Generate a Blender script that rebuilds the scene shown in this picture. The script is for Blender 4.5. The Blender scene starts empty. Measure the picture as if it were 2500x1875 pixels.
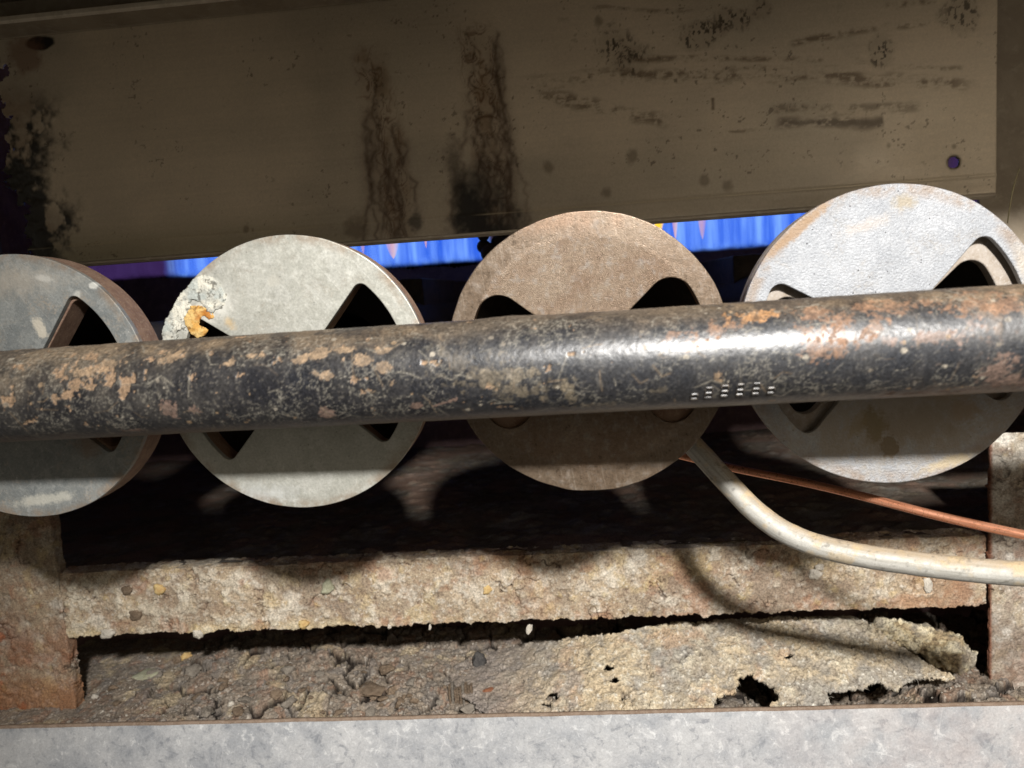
import bpy, bmesh, math, random
import numpy as np
from mathutils import Matrix, Vector

random.seed(7)
SC = bpy.context.scene
COL = SC.collection
MM = 0.001
CAM = np.array([-3.3671, -274.93, 23.166])
YAW, PITCH, ROLL, FPX = -0.083456, -0.115631, -0.068566, 1898.24

# ------------------------------------------------------------------ camera
def cam_basis():
    cy, sy, cp, sp, cr, sr = (math.cos(YAW), math.sin(YAW), math.cos(PITCH), math.sin(PITCH), math.cos(ROLL), math.sin(ROLL))
    fwd = np.array([sy*cp, cy*cp, sp]); right = np.array([cy, -sy, 0.0]); up = np.cross(right, fwd)
    return cr*right + sr*up, -sr*right + cr*up, fwd
RIGHT, UP, FWD = cam_basis()
cd = bpy.data.cameras.new('camera'); co = bpy.data.objects.new('camera', cd); COL.objects.link(co)
cd.sensor_fit = 'HORIZONTAL'; cd.sensor_width = 36.0; cd.lens = 36.0*FPX/2500.0
cd.clip_start = 0.005; cd.clip_end = 20.0
cd.dof.use_dof = True; cd.dof.focus_distance = 0.325; cd.dof.aperture_fstop = 16.0
m = Matrix.Identity(4)
for i in range(3):
    m[i][0] = RIGHT[i]; m[i][1] = UP[i]; m[i][2] = -FWD[i]; m[i][3] = CAM[i]*MM
co.matrix_world = m
SC.camera = co

# ------------------------------------------------------------------ light
w = bpy.data.worlds.new('World'); SC.world = w; w.use_nodes = True
bg = w.node_tree.nodes['Background']; bg.inputs[0].default_value = (1.0, 0.90, 0.74, 1); bg.inputs[1].default_value = 0.10
LAMP = np.array([120.0, -600.0, 330.0])
ld = bpy.data.lights.new('torch', 'SPOT'); lo = bpy.data.objects.new('torch', ld); COL.objects.link(lo)
ld.energy = 41.0; ld.shadow_soft_size = 0.023; ld.spot_size = math.radians(58); ld.spot_blend = 0.9
ld.color = (1.0, 0.97, 0.93)
lo.location = LAMP*MM
lo.rotation_euler = (Vector((45, 40, -50)) - Vector(LAMP)).to_track_quat('-Z', 'Y').to_euler()
fd = bpy.data.lights.new('fill_light', 'AREA'); fo = bpy.data.objects.new('fill_light', fd); COL.objects.link(fo)  # unseen fill light, added to lift the shaded discs and panel at right
fd.energy = 0.38; fd.shape = 'DISK'; fd.size = 0.22; fd.color = (1.0, 0.86, 0.68)
fo.location = Vector((330, -430, 125))*MM
fo.rotation_euler = (Vector((110, 0, 10)) - Vector((330, -430, 125))).to_track_quat('-Z', 'Y').to_euler()
SC.view_settings.view_transform = 'Standard'; SC.view_settings.look = 'None'
SC.view_settings.exposure = 0.14; SC.view_settings.gamma = 1.0
SC.cycles.max_bounces = 8; SC.cycles.transparent_max_bounces = 24

# ------------------------------------------------------------------ helpers
def at(px, py, Y):                       # photo pixel -> world point (mm) on the plane y = Y
    d = FWD + RIGHT*(px-1250)/FPX - UP*(py-937.5)/FPX
    return CAM + d*((Y-CAM[1])/d[1])
def ray_hit(px, py, zf, y0=80, y1=260):  # photo pixel -> point on the height field z = zf(x, y)
    for _ in range(40):
        ym = .5*(y0+y1); p = at(px, py, ym)
        if p[2] > zf(np.array([p[0]]), np.array([ym]))[0]: y0 = ym
        else: y1 = ym
    p = at(px, py, ym); return p
def lin(r, g, b):
    f = lambda c: ((c/255+.055)/1.055)**2.4 if c > 10 else c/255/12.92
    return np.array([f(r), f(g), f(b)])
def sst(a, b, x):
    t = np.clip((x-a)/(b-a), 0, 1); return t*t*(3-2*t)
def mix(a, b, t):
    return a*(1-t[..., None]) + b*t[..., None]

def desat(c, k, g=1.0):
    l = (c @ np.array([.3, .5, .2]))[..., None]; return (c+(l-c)*k)*g
_rs = np.random.RandomState(11)
PERM = _rs.permutation(256).astype(np.int32); VAL = (_rs.permutation(256)/255.0*2-1).astype(np.float32)
def _ax(v):
    i = np.floor(v); f = (v-i).astype(np.float32); return i.astype(np.int32), f*f*f*(f*(f*6-15)+10)
def vnoise(x, y, z, seed=0):
    ix, u = _ax(x); iy, v = _ax(y); s0 = (seed*37) & 255
    iy0 = iy & 255; iy1 = (iy+1) & 255
    A = [PERM[(ix+s0) & 255], PERM[(ix+1+s0) & 255]]
    Bq = [[PERM[(a+b) & 255] for b in (iy0, iy1)] for a in A]
    if z is None:
        c = [[VAL[b] for b in r] for r in Bq]
    else:
        iz, ww = _ax(z); iz1 = iz+1; c = []
        for r in Bq:
            q = []
            for b in r:
                v0 = VAL[(b+iz) & 255]; q.append(v0+(VAL[(b+iz1) & 255]-v0)*ww)
            c.append(q)
    p = c[0][0]+(c[0][1]-c[0][0])*v; q = c[1][0]+(c[1][1]-c[1][0])*v
    return p+(q-p)*u
def fbm(x, y, z=None, oct=4, seed=0, gain=.5):
    x = np.asarray(x, np.float32); y = np.asarray(y, np.float32)
    if z is not None: z = np.asarray(z, np.float32)
    r, a, f = 0, 1.0, 1.0; s = 0
    for o in range(oct):
        r = r + a*vnoise(x*f+o*17.3, y*f+o*5.1, None if z is None else z*f+o*9.7, seed+o); s += a; a *= gain; f *= 2.03
    return r/s
def worley(x, y, seed=0):
    x = np.asarray(x, np.float32); y = np.asarray(y, np.float32)
    ix, iy = np.floor(x).astype(np.int32), np.floor(y).astype(np.int32)
    f1 = np.full(x.shape, 9.0, np.float32); f2 = f1.copy(); cid = np.zeros(x.shape, np.float32)
    for a in (-1, 0, 1):
        for b in (-1, 0, 1):
            jx, jy = ix+a, iy+b; h0 = PERM[(PERM[(jx+seed*41) & 255]+jy) & 255]
            d = np.hypot(jx+(VAL[h0]*.5+.5)-x, jy+(VAL[PERM[h0]]*.5+.5)-y)
            n = d < f1
            f2 = np.where(n, f1, np.minimum(f2, d)); cid = np.where(n, VAL[PERM[(h0+91) & 255]]*.5+.5, cid); f1 = np.where(n, d, f1)
    return f1, f2, cid
def inside(x, y, poly):
    r = np.zeros(x.shape, bool); n = len(poly)
    for i in range(n):
        x0, y0 = poly[i]; x1, y1 = poly[(i+1) % n]
        c = ((y0 > y) != (y1 > y))
        r ^= c & (x < (x1-x0)*(y-y0)/((y1-y0) if abs(y1-y0) > 1e-9 else 1e-9)+x0)
    return r
def segdist(x, y, pts):
    d = np.full(x.shape, 1e9); tt = np.zeros(x.shape); n = len(pts)-1
    for i in range(n):
        ax, ay = pts[i]; bx, by = pts[i+1]; L = (bx-ax)**2+(by-ay)**2
        t = np.clip(((x-ax)*(bx-ax)+(y-ay)*(by-ay))/L, 0, 1)
        e = np.hypot(x-ax-t*(bx-ax), y-ay-t*(by-ay)); k = e < d
        d = np.where(k, e, d); tt = np.where(k, (i+t)/n, tt)
    return d, tt

def props(o, label=None, cat=None, group=None, kind=None):
    if label: o['label'] = label
    if cat: o['category'] = cat
    if group: o['group'] = group
    if kind: o['kind'] = kind
    return o
def empty(name, loc, label, cat, group=None):
    o = bpy.data.objects.new(name, None); COL.objects.link(o); o.location = np.array(loc)*MM
    o.empty_display_size = .01
    o['o_mm'] = [float(v) for v in loc]
    o.matrix_world = Matrix.Translation(Vector(np.array(loc)*MM))
    return props(o, label, cat, group)
def link(name, me, mat, parent=None):
    o = bpy.data.objects.new(name, me); COL.objects.link(o)
    if mat is not None and not me.materials: me.materials.append(mat)
    if parent is not None: o.parent = parent
    return o
def origin(parent):
    p = np.zeros(3)
    while parent is not None:
        if 'o_mm' in parent: return np.array(list(parent['o_mm']))
        parent = parent.parent
    return p
def npmesh(name, V, quads, mat, parent=None, col=None, srf=None, smooth=True, org=None, tris=None):
    V = np.asarray(V, float).reshape(-1, 3)
    o0 = origin(parent) if org is None else np.asarray(org, float)
    if parent is None and org is None: o0 = np.zeros(3)
    me = bpy.data.meshes.new(name)
    quads = np.asarray(quads, np.int32).reshape(-1, 4)
    me.vertices.add(len(V)); me.vertices.foreach_set('co', ((V-o0)*MM).astype(np.float32).ravel())
    nl = quads.size; me.loops.add(nl); me.loops.foreach_set('vertex_index', quads.ravel())
    me.polygons.add(len(quads)); me.polygons.foreach_set('loop_start', np.arange(0, nl, 4, dtype=np.int32))
    me.polygons.foreach_set('use_smooth', np.full(len(quads), smooth))
    me.update(calc_edges=True)
    if col is not None:
        a = me.attributes.new('Col', 'FLOAT_COLOR', 'POINT')
        c = np.ones((len(V), 4), np.float32); c[:, :3] = np.clip(np.asarray(col).reshape(-1, 3), 0.002, .95); a.data.foreach_set('color', c.ravel())
    if srf is not None:
        a = me.attributes.new('Srf', 'FLOAT_COLOR', 'POINT')
        c = np.ones((len(V), 4), np.float32); c[:, :3] = np.asarray(srf).reshape(-1, 3); a.data.foreach_set('color', c.ravel())
    o = link(name, me, mat, parent)
    if org is not None and parent is None: o.location = o0*MM
    return o
def grid_quads(nu, nv, wrap_v=False, mask=None):
    i = np.arange(nu-1)[:, None]; j = np.arange(nv if wrap_v else nv-1)[None, :]
    j2 = (j+1) % nv
    q = np.stack([i*nv+j, (i+1)*nv+j, (i+1)*nv+j2, i*nv+j2], -1)
    if mask is not None: q = q[mask]
    return q.reshape(-1, 4)
def srf(rough, metal, shape):
    s = np.zeros(shape+(3,)); s[..., 0] = rough; s[..., 1] = metal; return s

class B:                                  # collects boxes and prisms into one mesh
    def __init__(s): s.bm = bmesh.new()
    def box(s, x0, x1, y0, y1, z0, z1):
        v = [s.bm.verts.new((x, y, z)) for x in (x0, x1) for y in (y0, y1) for z in (z0, z1)]
        for f in ((0, 1, 3, 2), (4, 6, 7, 5), (0, 4, 5, 1), (2, 3, 7, 6), (0, 2, 6, 4), (1, 5, 7, 3)):
            s.bm.faces.new([v[k] for k in f])
        return s
    def prism(s, prof, x0, x1):           # prof: (y, z) polygon swept along x
        a = [s.bm.verts.new((x0, y, z)) for y, z in prof]; b = [s.bm.verts.new((x1, y, z)) for y, z in prof]; n = len(prof)
        s.bm.faces.new(a); s.bm.faces.new(b[::-1])
        for i in range(n): s.bm.faces.new((a[i], b[i], b[(i+1) % n], a[(i+1) % n]))
        return s
    def lathe(s, prof, cx, cz, n=64, caps=False):   # prof: (y, radius) round the y axis
        rows = [[s.bm.verts.new((cx+r*math.cos(2*math.pi*k/n), y, cz+r*math.sin(2*math.pi*k/n))) for k in range(n)] for y, r in prof]
        for a, b in zip(rows, rows[1:]):
            for k in range(n):
                f = s.bm.faces.new((a[k], a[(k+1) % n], b[(k+1) % n], b[k])); f.smooth = True
        if caps: s.bm.faces.new(rows[-1]); s.bm.faces.new(rows[0][::-1])
        return s
    def build(s, name, mat, parent=None, bevel=0, seg=2, org=None):
        bmesh.ops.recalc_face_normals(s.bm, faces=s.bm.faces[:])
        if bevel: bmesh.ops.bevel(s.bm, geom=s.bm.edges[:], offset=bevel, segments=seg, affect='EDGES', profile=.5)
        o0 = origin(parent) if org is None else np.asarray(org, float)
        bmesh.ops.transform(s.bm, matrix=Matrix.Scale(MM, 4) @ Matrix.Translation(-Vector(o0)), verts=s.bm.verts[:])
        me = bpy.data.meshes.new(name); s.bm.to_mesh(me); s.bm.free()
        o = link(name, me, mat, parent)
        if org is not None and parent is None: o.location = np.asarray(org)*MM
        return o

# ------------------------------------------------------------------ materials
class NT:
    def __init__(s, name):
        s.m = bpy.data.materials.new(name); s.m.use_nodes = True; s.t = s.m.node_tree; s.t.nodes.clear()
        s.out = s.t.nodes.new('ShaderNodeOutputMaterial')
    def n(s, typ, ins=None, **kw):
        nd = s.t.nodes.new('ShaderNode'+typ)
        for k, v in kw.items(): setattr(nd, k, v)
        for k, v in (ins or {}).items(): s.put(nd.inputs[k], v)
        return nd
    def put(s, sock, v):
        if isinstance(v, bpy.types.NodeSocket): s.t.links.new(v, sock)
        elif isinstance(v, bpy.types.Node): s.t.links.new(v.outputs[0], sock)
        else:
            if sock.type == 'RGBA' and len(v) == 3: v = (*v, 1)
            sock.default_value = v
    def coord(s, scale=(1, 1, 1), rot=(0, 0, 0)):     # object coordinates in mm
        tc = s.n('TexCoord'); mp = s.n('Mapping', {0: tc.outputs['Object'], 2: rot, 3: tuple(1000*k for k in scale)}); return mp.outputs[0]
    def noise(s, co, scale, detail=4, rough=.55, dist=0.0):
        return s.n('TexNoise', {'Vector': co, 'Scale': scale, 'Detail': detail, 'Roughness': rough, 'Distortion': dist}).outputs[0]
    def ramp(s, f, a, b):                              # smooth 0..1 between a and b
        return s.n('MapRange', {0: f, 1: a, 2: b, 3: 0.0, 4: 1.0}, interpolation_type='SMOOTHSTEP').outputs[0]
    def math(s, op, a, b=0.0): return s.n('Math', {0: a, 1: b}, operation=op).outputs[0]
    def mixc(s, f, a, b, blend='MIX'):
        nd = s.n('Mix', data_type='RGBA', blend_type=blend)
        s.put(nd.inputs['Factor'], f); s.put(nd.inputs[6], a); s.put(nd.inputs[7], b); return nd.outputs[2]
    def bump(s, h, strength=.5, dist=.3, nrm=None):
        d = {'Height': h, 'Strength': strength, 'Distance': dist*MM}
        if nrm is not None: d['Normal'] = nrm
        return s.n('Bump', d).outputs[0]
    def bsdf(s, col, rough=.6, metal=0.0, nrm=None, **kw):
        d = {'Base Color': col, 'Roughness': rough, 'Metallic': metal}
        if nrm is not None: d['Normal'] = nrm
        for k, v in kw.items(): d['Specular IOR Level' if k.startswith('Spec') else k.replace('_', ' ')] = v
        p = s.n('BsdfPrincipled', d); s.t.links.new(p.outputs[0], s.out.inputs[0]); return s.m

def painted(name, bs=1.2, bst=.4, fine=.35, bd=.3, spec=.4, fs=2.5, bdetail=5):
    t = NT(name); c = t.coord()
    col = t.n('Attribute', attribute_name='Col').outputs[0]
    sf = t.n('SeparateColor', {0: t.n('Attribute', attribute_name='Srf').outputs[0]})
    n1 = t.noise(c, fs, 5, .65)
    k = t.n('MapRange', {0: n1, 1: .25, 2: .75, 3: 1-fine, 4: 1+fine}).outputs[0]
    colr = t.n('VectorMath', {0: col, 3: k}, operation='SCALE').outputs[0]
    h = t.noise(c, bs, bdetail, .62)
    rg = t.math('ADD', sf.outputs[0], t.math('MULTIPLY', t.math('SUBTRACT', t.noise(c, bs*.7, 3), .5), .25))
    return t.bsdf(colr, rg, sf.outputs[1], t.bump(h, bst, bd), Specular_IOR_Level=spec, Coat_Weight=sf.outputs[2], Coat_Roughness=.34)

def plate(name, base, dark, light, stains=(), big=.05, spangle=.25, fleck=.0, pebble=(1.6, .25, .3), scratch=.3, rough=.42, metal=.35, streak=0.0, pits=0.0, fleckcol=(.8, .8, .76), grime=.35, gcol=(.30, .25, .19)):
    t = NT(name); c = t.coord()
    n1 = t.noise(c, big, 5, .6, .6)
    col = t.mixc(t.ramp(n1, .35, .68), dark, base)
    wv = t.n('VectorMath', {0: t.n('TexNoise', {'Vector': c, 'Scale': .35, 'Detail': 4}).outputs[1], 3: 9.0}, operation='SCALE').outputs[0]
    vo = t.n('TexVoronoi', {'Vector': t.n('VectorMath', {0: c, 1: wv}, operation='ADD').outputs[0], 'Scale': spangle}); vs = t.n('SeparateColor', {0: vo.outputs['Color']})
    col = t.mixc(t.math('MULTIPLY', t.ramp(vs.outputs[0], .45, 1.0), .35), col, light)
    n2 = t.noise(c, .35, 6, .7)
    col = t.mixc(t.math('MULTIPLY', t.ramp(n2, .5, .72), .5), col, light)
    g1 = t.ramp(t.noise(c, .09, 7, .72, .7), .50, .66); g2 = t.ramp(t.noise(c, .8, 5, .7), .40, .62)
    col = t.mixc(t.math('MULTIPLY', t.math('MULTIPLY', g1, g2), grime), col, gcol)
    g3 = t.ramp(t.noise(c, 1.1, 5, .75), .60, .68); col = t.mixc(t.math('MULTIPLY', g3, grime), col, gcol)
    for ang in (.5, -.9, 1.9):
        cs = t.coord((1, 1, 1), (0, ang, 0)); st = t.n('Mapping', {0: cs, 3: (.03, .03, 1.5)}).outputs[0]
        s1 = t.noise(st, 1.0, 3, .6)
        col = t.mixc(t.math('MULTIPLY', t.ramp(s1, .64, .70), scratch), col, light)
    if fleck:
        f1 = t.ramp(t.noise(c, .55, 6, .75, .8), .66, .70)
        col = t.mixc(t.math('MULTIPLY', f1, fleck), col, fleckcol)
    if pits:
        pv = t.n('TexVoronoi', {'Vector': c, 'Scale': .33}); ps = t.math('LESS_THAN', pv.outputs['Distance'], .09)
        col = t.mixc(t.math('MULTIPLY', ps, pits), col, (.04, .04, .045))
    mm_ = t.n('MapRange', {0: t.noise(c, 1.1, 5, .7), 1: .28, 2: .72, 3: .78, 4: 1.2}).outputs[0]
    col = t.n('VectorMath', {0: col, 3: mm_}, operation='SCALE').outputs[0]
    rd = t.n('VectorMath', {0: c}, operation='LENGTH').outputs['Value']
    rm = t.math('MULTIPLY', t.ramp(rd, 45.5, 49.5), t.ramp(t.noise(c, .12, 6, .7), .40, .62)); col = t.mixc(t.math('MULTIPLY', rm, .65), col, (.26, .18, .115))
    rr = t.n('MapRange', {0: n2, 1: .3, 2: .7, 3: rough-.12, 4: rough+.14}).outputs[0]
    mt = metal
    sep = t.n('SeparateXYZ', {0: c}); hh = None
    wob = t.noise(c, .12, 6, .7); wob2 = t.noise(c, .5, 5, .7)
    for (x, z, rx, rz, rot, cc, k, soft) in stains:
        ca, sa = math.cos(rot), math.sin(rot)
        dx = t.math('SUBTRACT', sep.outputs[0], x); dz = t.math('SUBTRACT', sep.outputs[2], z)
        u = t.math('DIVIDE', t.math('ADD', t.math('MULTIPLY', dx, ca), t.math('MULTIPLY', dz, sa)), rx)
        v = t.math('DIVIDE', t.math('SUBTRACT', t.math('MULTIPLY', dz, ca), t.math('MULTIPLY', dx, sa)), rz)
        r = t.math('SQRT', t.math('ADD', t.math('MULTIPLY', u, u), t.math('MULTIPLY', v, v)))
        r = t.math('ADD', r, t.math('MULTIPLY', t.math('SUBTRACT', wob, .5), 1.6))
        r = t.math('ADD', r, t.math('MULTIPLY', t.math('SUBTRACT', wob2, .5), 1.3))
        mk = t.math('MULTIPLY', t.math('SUBTRACT', 1.0, t.ramp(r, 1-soft, 1.0)), k)
        col = t.mixc(mk, col, cc); rr = t.math('ADD', rr, t.math('MULTIPLY', mk, .25))
    pb = t.noise(c, pebble[0], 4, .6)
    nr = t.bump(pb, pebble[1], pebble[2])
    nr = t.bump(t.noise(c, .25, 4, .5), .25, .5, nr)
    return t.bsdf(col, rr, mt, nr, Specular_IOR_Level=.5)

def rusty(name, a, b, c3, scale=.12, rough=.8, bst=.5, bs=.8, metal=0.0):
    t = NT(name); c = t.coord()
    n1 = t.noise(c, scale, 6, .65, .4); n2 = t.noise(c, scale*4, 6, .7)
    col = t.mixc(t.ramp(n1, .35, .65), a, b); col = t.mixc(t.math('MULTIPLY', t.ramp(n2, .5, .7), .7), col, c3)
    nr = t.bump(t.noise(c, bs, 6, .65), bst, .5)
    return t.bsdf(col, rough, metal, nr, Specular_IOR_Level=.3)

M_DARK = rusty('sooty_iron', (.035, .028, .022), (.06, .045, .035), (.09, .06, .04), .08, .85)
M_CAST = rusty('rusty_cast_iron', (.30, .20, .14), (.22, .13, .085), (.42, .30, .21), .15, .75, .5, 1.3)
M_WALL = rusty('scaled_chamber_steel', (.20, .125, .115), (.14, .085, .08), (.26, .17, .15), .05, .85)
M_CEIL = rusty('dusty_casing_sheet', (.32, .27, .20), (.25, .205, .15), (.38, .33, .25), .06, .6, .12)

M_BRIGHT = rusty('worn_sheet_edge', (.62, .56, .46), (.5, .44, .35), (.7, .65, .55), .1, .45, .1)
# ================================================================== SETTING
# chamber: back wall, side walls, tray floor
props(B().box(-420, 420, 430, 434, -140, 260).build('back_wall', M_WALL), kind='structure')
props(B().box(-424, -420, 60, 430, -140, 260).build('side_wall', M_WALL), kind='structure')
props(B().box(420, 424, 60, 430, -140, 260).build('side_wall', M_WALL), kind='structure')

props(B().box(-420, 420, 60, 430, 256, 260).build('chamber_ceiling', M_WALL), kind='structure')
props(B().box(-424, 424, 212, 216, -230, -117).build('tray_back', M_WALL), kind='structure')
props(B().box(-424, 424, 60, 214, -236, -232).build('base_plate', M_WALL), kind='structure')
M_CRUST = painted('crusted_rust', 1.3, .65, .6, .45, .2, 1.0)
M_DIRT = painted('rust_dirt', 1.1, .85, .7, .5, .2, 1.0)

def crust_paint(x, y, z, seed, warm=None):
    n1 = fbm(x*.035, y*.035, z*.035, 5, seed); n2 = fbm(x*.16, y*.16, z*.16, 5, seed+20, .6); n3 = fbm(x*.55, y*.55, z*.55, 4, seed+40, .65)
    c = mix(lin(166, 147, 122), lin(184, 162, 130), sst(-.3, .3, n1))
    c = mix(c, lin(200, 190, 172), sst(.1, .5, n2+.4*n1)*.6)
    c = mix(c, lin(150, 116, 88), sst(.1, .45, -n2)*.42)
    c = mix(c, lin(214, 188, 126), sst(.18, .42, fbm(x*.09, y*.09, z*.09, 4, seed+60))*.35)
    c = mix(c, lin(226, 220, 206), sst(.28, .5, n3)*.5)
    c = mix(c, lin(92, 66, 50), sst(.24, .48, -n3)*.55)
    c = mix(c, lin(140, 118, 98), sst(.0, .35, fbm(x*.045+3, y*.045, z*.06, 5, seed+70))*.55); c = mix(c, lin(214, 204, 186), sst(.1, .34, fbm(x*.08+8, y*.08, z*.09, 6, seed+75, .65))*.6); c = mix(c, lin(166, 118, 84), sst(.08, .36, fbm(x*.06+5, y*.06, z*.06, 6, seed+80, .65))*.6)
    return desat(c, .2, .9), n1, n2, n3

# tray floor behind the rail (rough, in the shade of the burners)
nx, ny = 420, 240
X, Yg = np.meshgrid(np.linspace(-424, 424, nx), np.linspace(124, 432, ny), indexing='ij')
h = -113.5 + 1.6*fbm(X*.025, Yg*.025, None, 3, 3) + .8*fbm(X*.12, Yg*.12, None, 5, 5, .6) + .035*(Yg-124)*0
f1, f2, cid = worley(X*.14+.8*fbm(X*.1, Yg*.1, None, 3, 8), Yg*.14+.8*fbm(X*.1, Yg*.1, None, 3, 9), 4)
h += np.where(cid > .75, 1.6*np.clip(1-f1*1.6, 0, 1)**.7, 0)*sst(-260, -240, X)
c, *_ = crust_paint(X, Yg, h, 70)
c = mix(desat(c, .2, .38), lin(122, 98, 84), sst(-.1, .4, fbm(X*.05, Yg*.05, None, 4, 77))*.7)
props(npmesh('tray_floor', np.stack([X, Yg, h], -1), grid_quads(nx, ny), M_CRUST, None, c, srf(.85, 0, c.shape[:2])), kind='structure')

# ================================================================== RUSTED FRAME
XL, XR = -295.3, 196.5
fr = empty('rusted_frame', (-50, 120, -190), 'heavily rusted steel frame with wide cross rail below the burners', 'frame')
def profile_sheet(name, prof, lo, hi, axis, step, seed, edge_rag, label=None, mat=M_CRUST, tint=None):
    # prof: list of (a, b) section points; swept along the axis 'x' (a=y, b=z) or 'z' (a=x, b=y)
    prof = np.array(prof, float); seg = np.hypot(*(prof[1:]-prof[:-1]).T); L = np.r_[0, np.cumsum(seg)]
    s = np.unique(np.r_[np.arange(0, L[-1], step), L[-1]])
    a = np.interp(s, L, prof[:, 0]); b = np.interp(s, L, prof[:, 1])
    # outward normal, smoothed over corners
    ta = np.gradient(np.convolve(np.pad(a, 3, 'edge'), np.ones(7)/7, 'valid'), s); tb = np.gradient(np.convolve(np.pad(b, 3, 'edge'), np.ones(7)/7, 'valid'), s)
    n = np.hypot(ta, tb)+1e-9; na, nb = -tb/n, ta/n
    u = np.arange(lo, hi+step, step); U, A = np.meshgrid(u, a, indexing='ij'); _, Bv = np.meshgrid(u, b, indexing='ij')
    NA, NB = np.broadcast_to(na, A.shape), np.broadcast_to(nb, A.shape)
    x, y, z = (U, A, Bv) if axis == 'x' else (A, Bv, U)
    c, n1, n2, n3 = crust_paint(x, y, z, seed)
    f1, f2, cid = worley((x+y*.6)*.22+.5*n2, (z+y*.6)*.22+.5*n3, seed)
    lump = np.where(cid > .72, np.clip(1-f1*1.9, 0, 1)**.6, 0)
    flake = sst(.0, .07, n2-.08)                    # flaking scale: little steps
    crack = (1-sst(0, .045, np.abs(fbm(x*.09, y*.09, z*.09, 5, seed+90))))*sst(.0, .25, fbm(x*.06, y*.06, z*.06, 2, seed+91))
    d = .7*n1 + .5*n2 + .32*n3 + .6*lump + .4*flake - 1.5*crack - .25
    c = mix(c, lin(214, 206, 188), lump*.4*(cid > .84)); c = mix(c, lin(214, 190, 130), lump*.3*(cid < .77)*(cid > .72))
    c = mix(c, lin(70, 50, 40), crack*.8)
    if tint is not None: c = tint(x, y, z, c, n1, n2)
    rag = edge_rag(U, s, L) if edge_rag else 0
    A = A + NA*d; Bv = Bv + NB*d + rag
    P = np.stack([U, A, Bv] if axis == 'x' else [A, Bv, U], -1)
    o = npmesh(name, P, grid_quads(*U.shape), mat, fr, c, srf(.82, 0, c.shape[:2]))
    if label: o['label'] = label
    return o
def rail_rag(U, s, L):
    S = np.broadcast_to(s, U.shape); k = np.exp(-((S-(L[1]+L[2]*0))/2.2)**2)
    return k*(1.1*fbm(U*.12, U*0, None, 4, 11) + .9*fbm(U*.5, U*0, None, 4, 12, .7) - .8*sst(.3, .5, fbm(U*.25, U*0+3, None, 3, 13)))
def rail_tint(x, y, z, c, n1, n2):
    left = sst(-120, -260, x)
    c = mix(c, lin(205, 195, 174), left*sst(.0, .4, n2)*.5)
    low = sst(-143, -149, z)*sst(-.1, .25, fbm(x*.06, z*.06, None, 4, 21))*sst(-40, -110, x)
    c = mix(c, lin(222, 200, 142), low*.22)
    c = mix(c, lin(180, 140, 104), sst(.1, .45, fbm(x*.03+9, z*.03, None, 4, 22))*.25)
    return c
profile_sheet('cross_rail', [(126, -150), (120, -150), (120, -113.5), (130, -112.5)], XL, XR, 'x', .42, 200, rail_rag, None, M_CRUST, rail_tint)
def post_tint(x, y, z, c, n1, n2):
    r = sst(.0, .35, fbm(x*.045+4, z*.045, None, 5, 31))
    c = mix(c, lin(150, 96, 66), r*.5*sst(-120, -160, z)); c = mix(c, lin(156, 104, 66), sst(-166, -182, z)*.65)
    return mix(c*.85, lin(150, 84, 50), sst(.05, .3, fbm(x*.08, z*.08, None, 4, 33))*sst(-318, -330, x)*.7)
def post_tint_r(x, y, z, c, n1, n2):
    c = mix(desat(c, .3), lin(120, 100, 84), sst(.05, .35, fbm(x*.06+4, z*.06, None, 5, 36))*.5)
    c = mix(c, lin(205, 200, 190), sst(-95, -70, z)*sst(-.2, .2, n2)*.5)
    return mix(c, lin(112, 62, 38), sst(198.6, 197.2, x)*.8)
def post_rag(U, s, L): return 0
profile_sheet('post', [(-420, 119.4), (XL-.4, 119.4), (XL-.4, 127)], -197, -62, 'z', .5, 300, None, 'left rust-stained post with orange corrosion', M_CRUST, post_tint)
profile_sheet('post', [(XR+.6, 119.0), (XR+.6, 117.2), (330, 117.2)], -197, -61, 'z', .5, 330, None, 'right pale scaled post with sharp left edge', M_CRUST, post_tint_r)

# ================================================================== DEBRIS
def debris_h(x, y):
    n = fbm(x*.03, y*.03, None, 3, 101)
    wx, wy = x+4*fbm(x*.08, y*.08, None, 3, 102), y+4*fbm(x*.08+7, y*.08, None, 3, 103)
    f1, f2, cid = worley(wx*.075, wy*.075, 104)
    g1, g2, gid = worley(wx*.24, wy*.24, 105)
    mound = 5.0*np.exp(-((x+150)/75)**2)*sst(90, 125, y) + 2.5*np.exp(-((x+70)/25)**2)*sst(100, 140, y)
    rough = sst(-278, -225, x)*.75+.25
    h = -192.0 + 2.2*n + mound
    h = h + rough*(6.5*(cid-.4)*np.clip(1.15-f1, 0, 1)**.5 + 1.5*(gid-.4)*np.clip(1.1-g1, 0, 1)**.5)
    h = h + rough*1.3*fbm(x*.25, y*.25, None, 4, 106, .6) + .35*fbm(x*.9, y*.9, None, 3, 107)
    ck = (1-sst(.02, .11, f2-f1))*sst(-.28, .02, fbm(x*.04, y*.04, None, 3, 108)+.05)*rough
    ck2 = (1-sst(.0, .14, g2-g1))*sst(-.1, .15, fbm(x*.05+3, y*.05, None, 3, 109))*rough
    pit = sst(.42, .58, fbm(x*.11, y*.11, None, 3, 110))*rough
    h = h - 3.5*ck - 1.6*ck2 - 3.5*pit
    h = h - 17*sst(15, 40, x)*sst(168, 140, x)*sst(92, 100, y)
    h = np.minimum(h, -185.5 + 12*sst(92, 104, y))
    debris_h.aux = (cid, gid, np.clip(ck+ck2*.7+pit, 0, 1))
    return h
nx, ny = 1260, 270
X, Yg = np.meshgrid(np.linspace(-345, 240, nx), np.linspace(89.5, 205, ny), indexing='ij')
h = debris_h(X, Yg); cid, gid, dk = debris_h.aux
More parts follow.
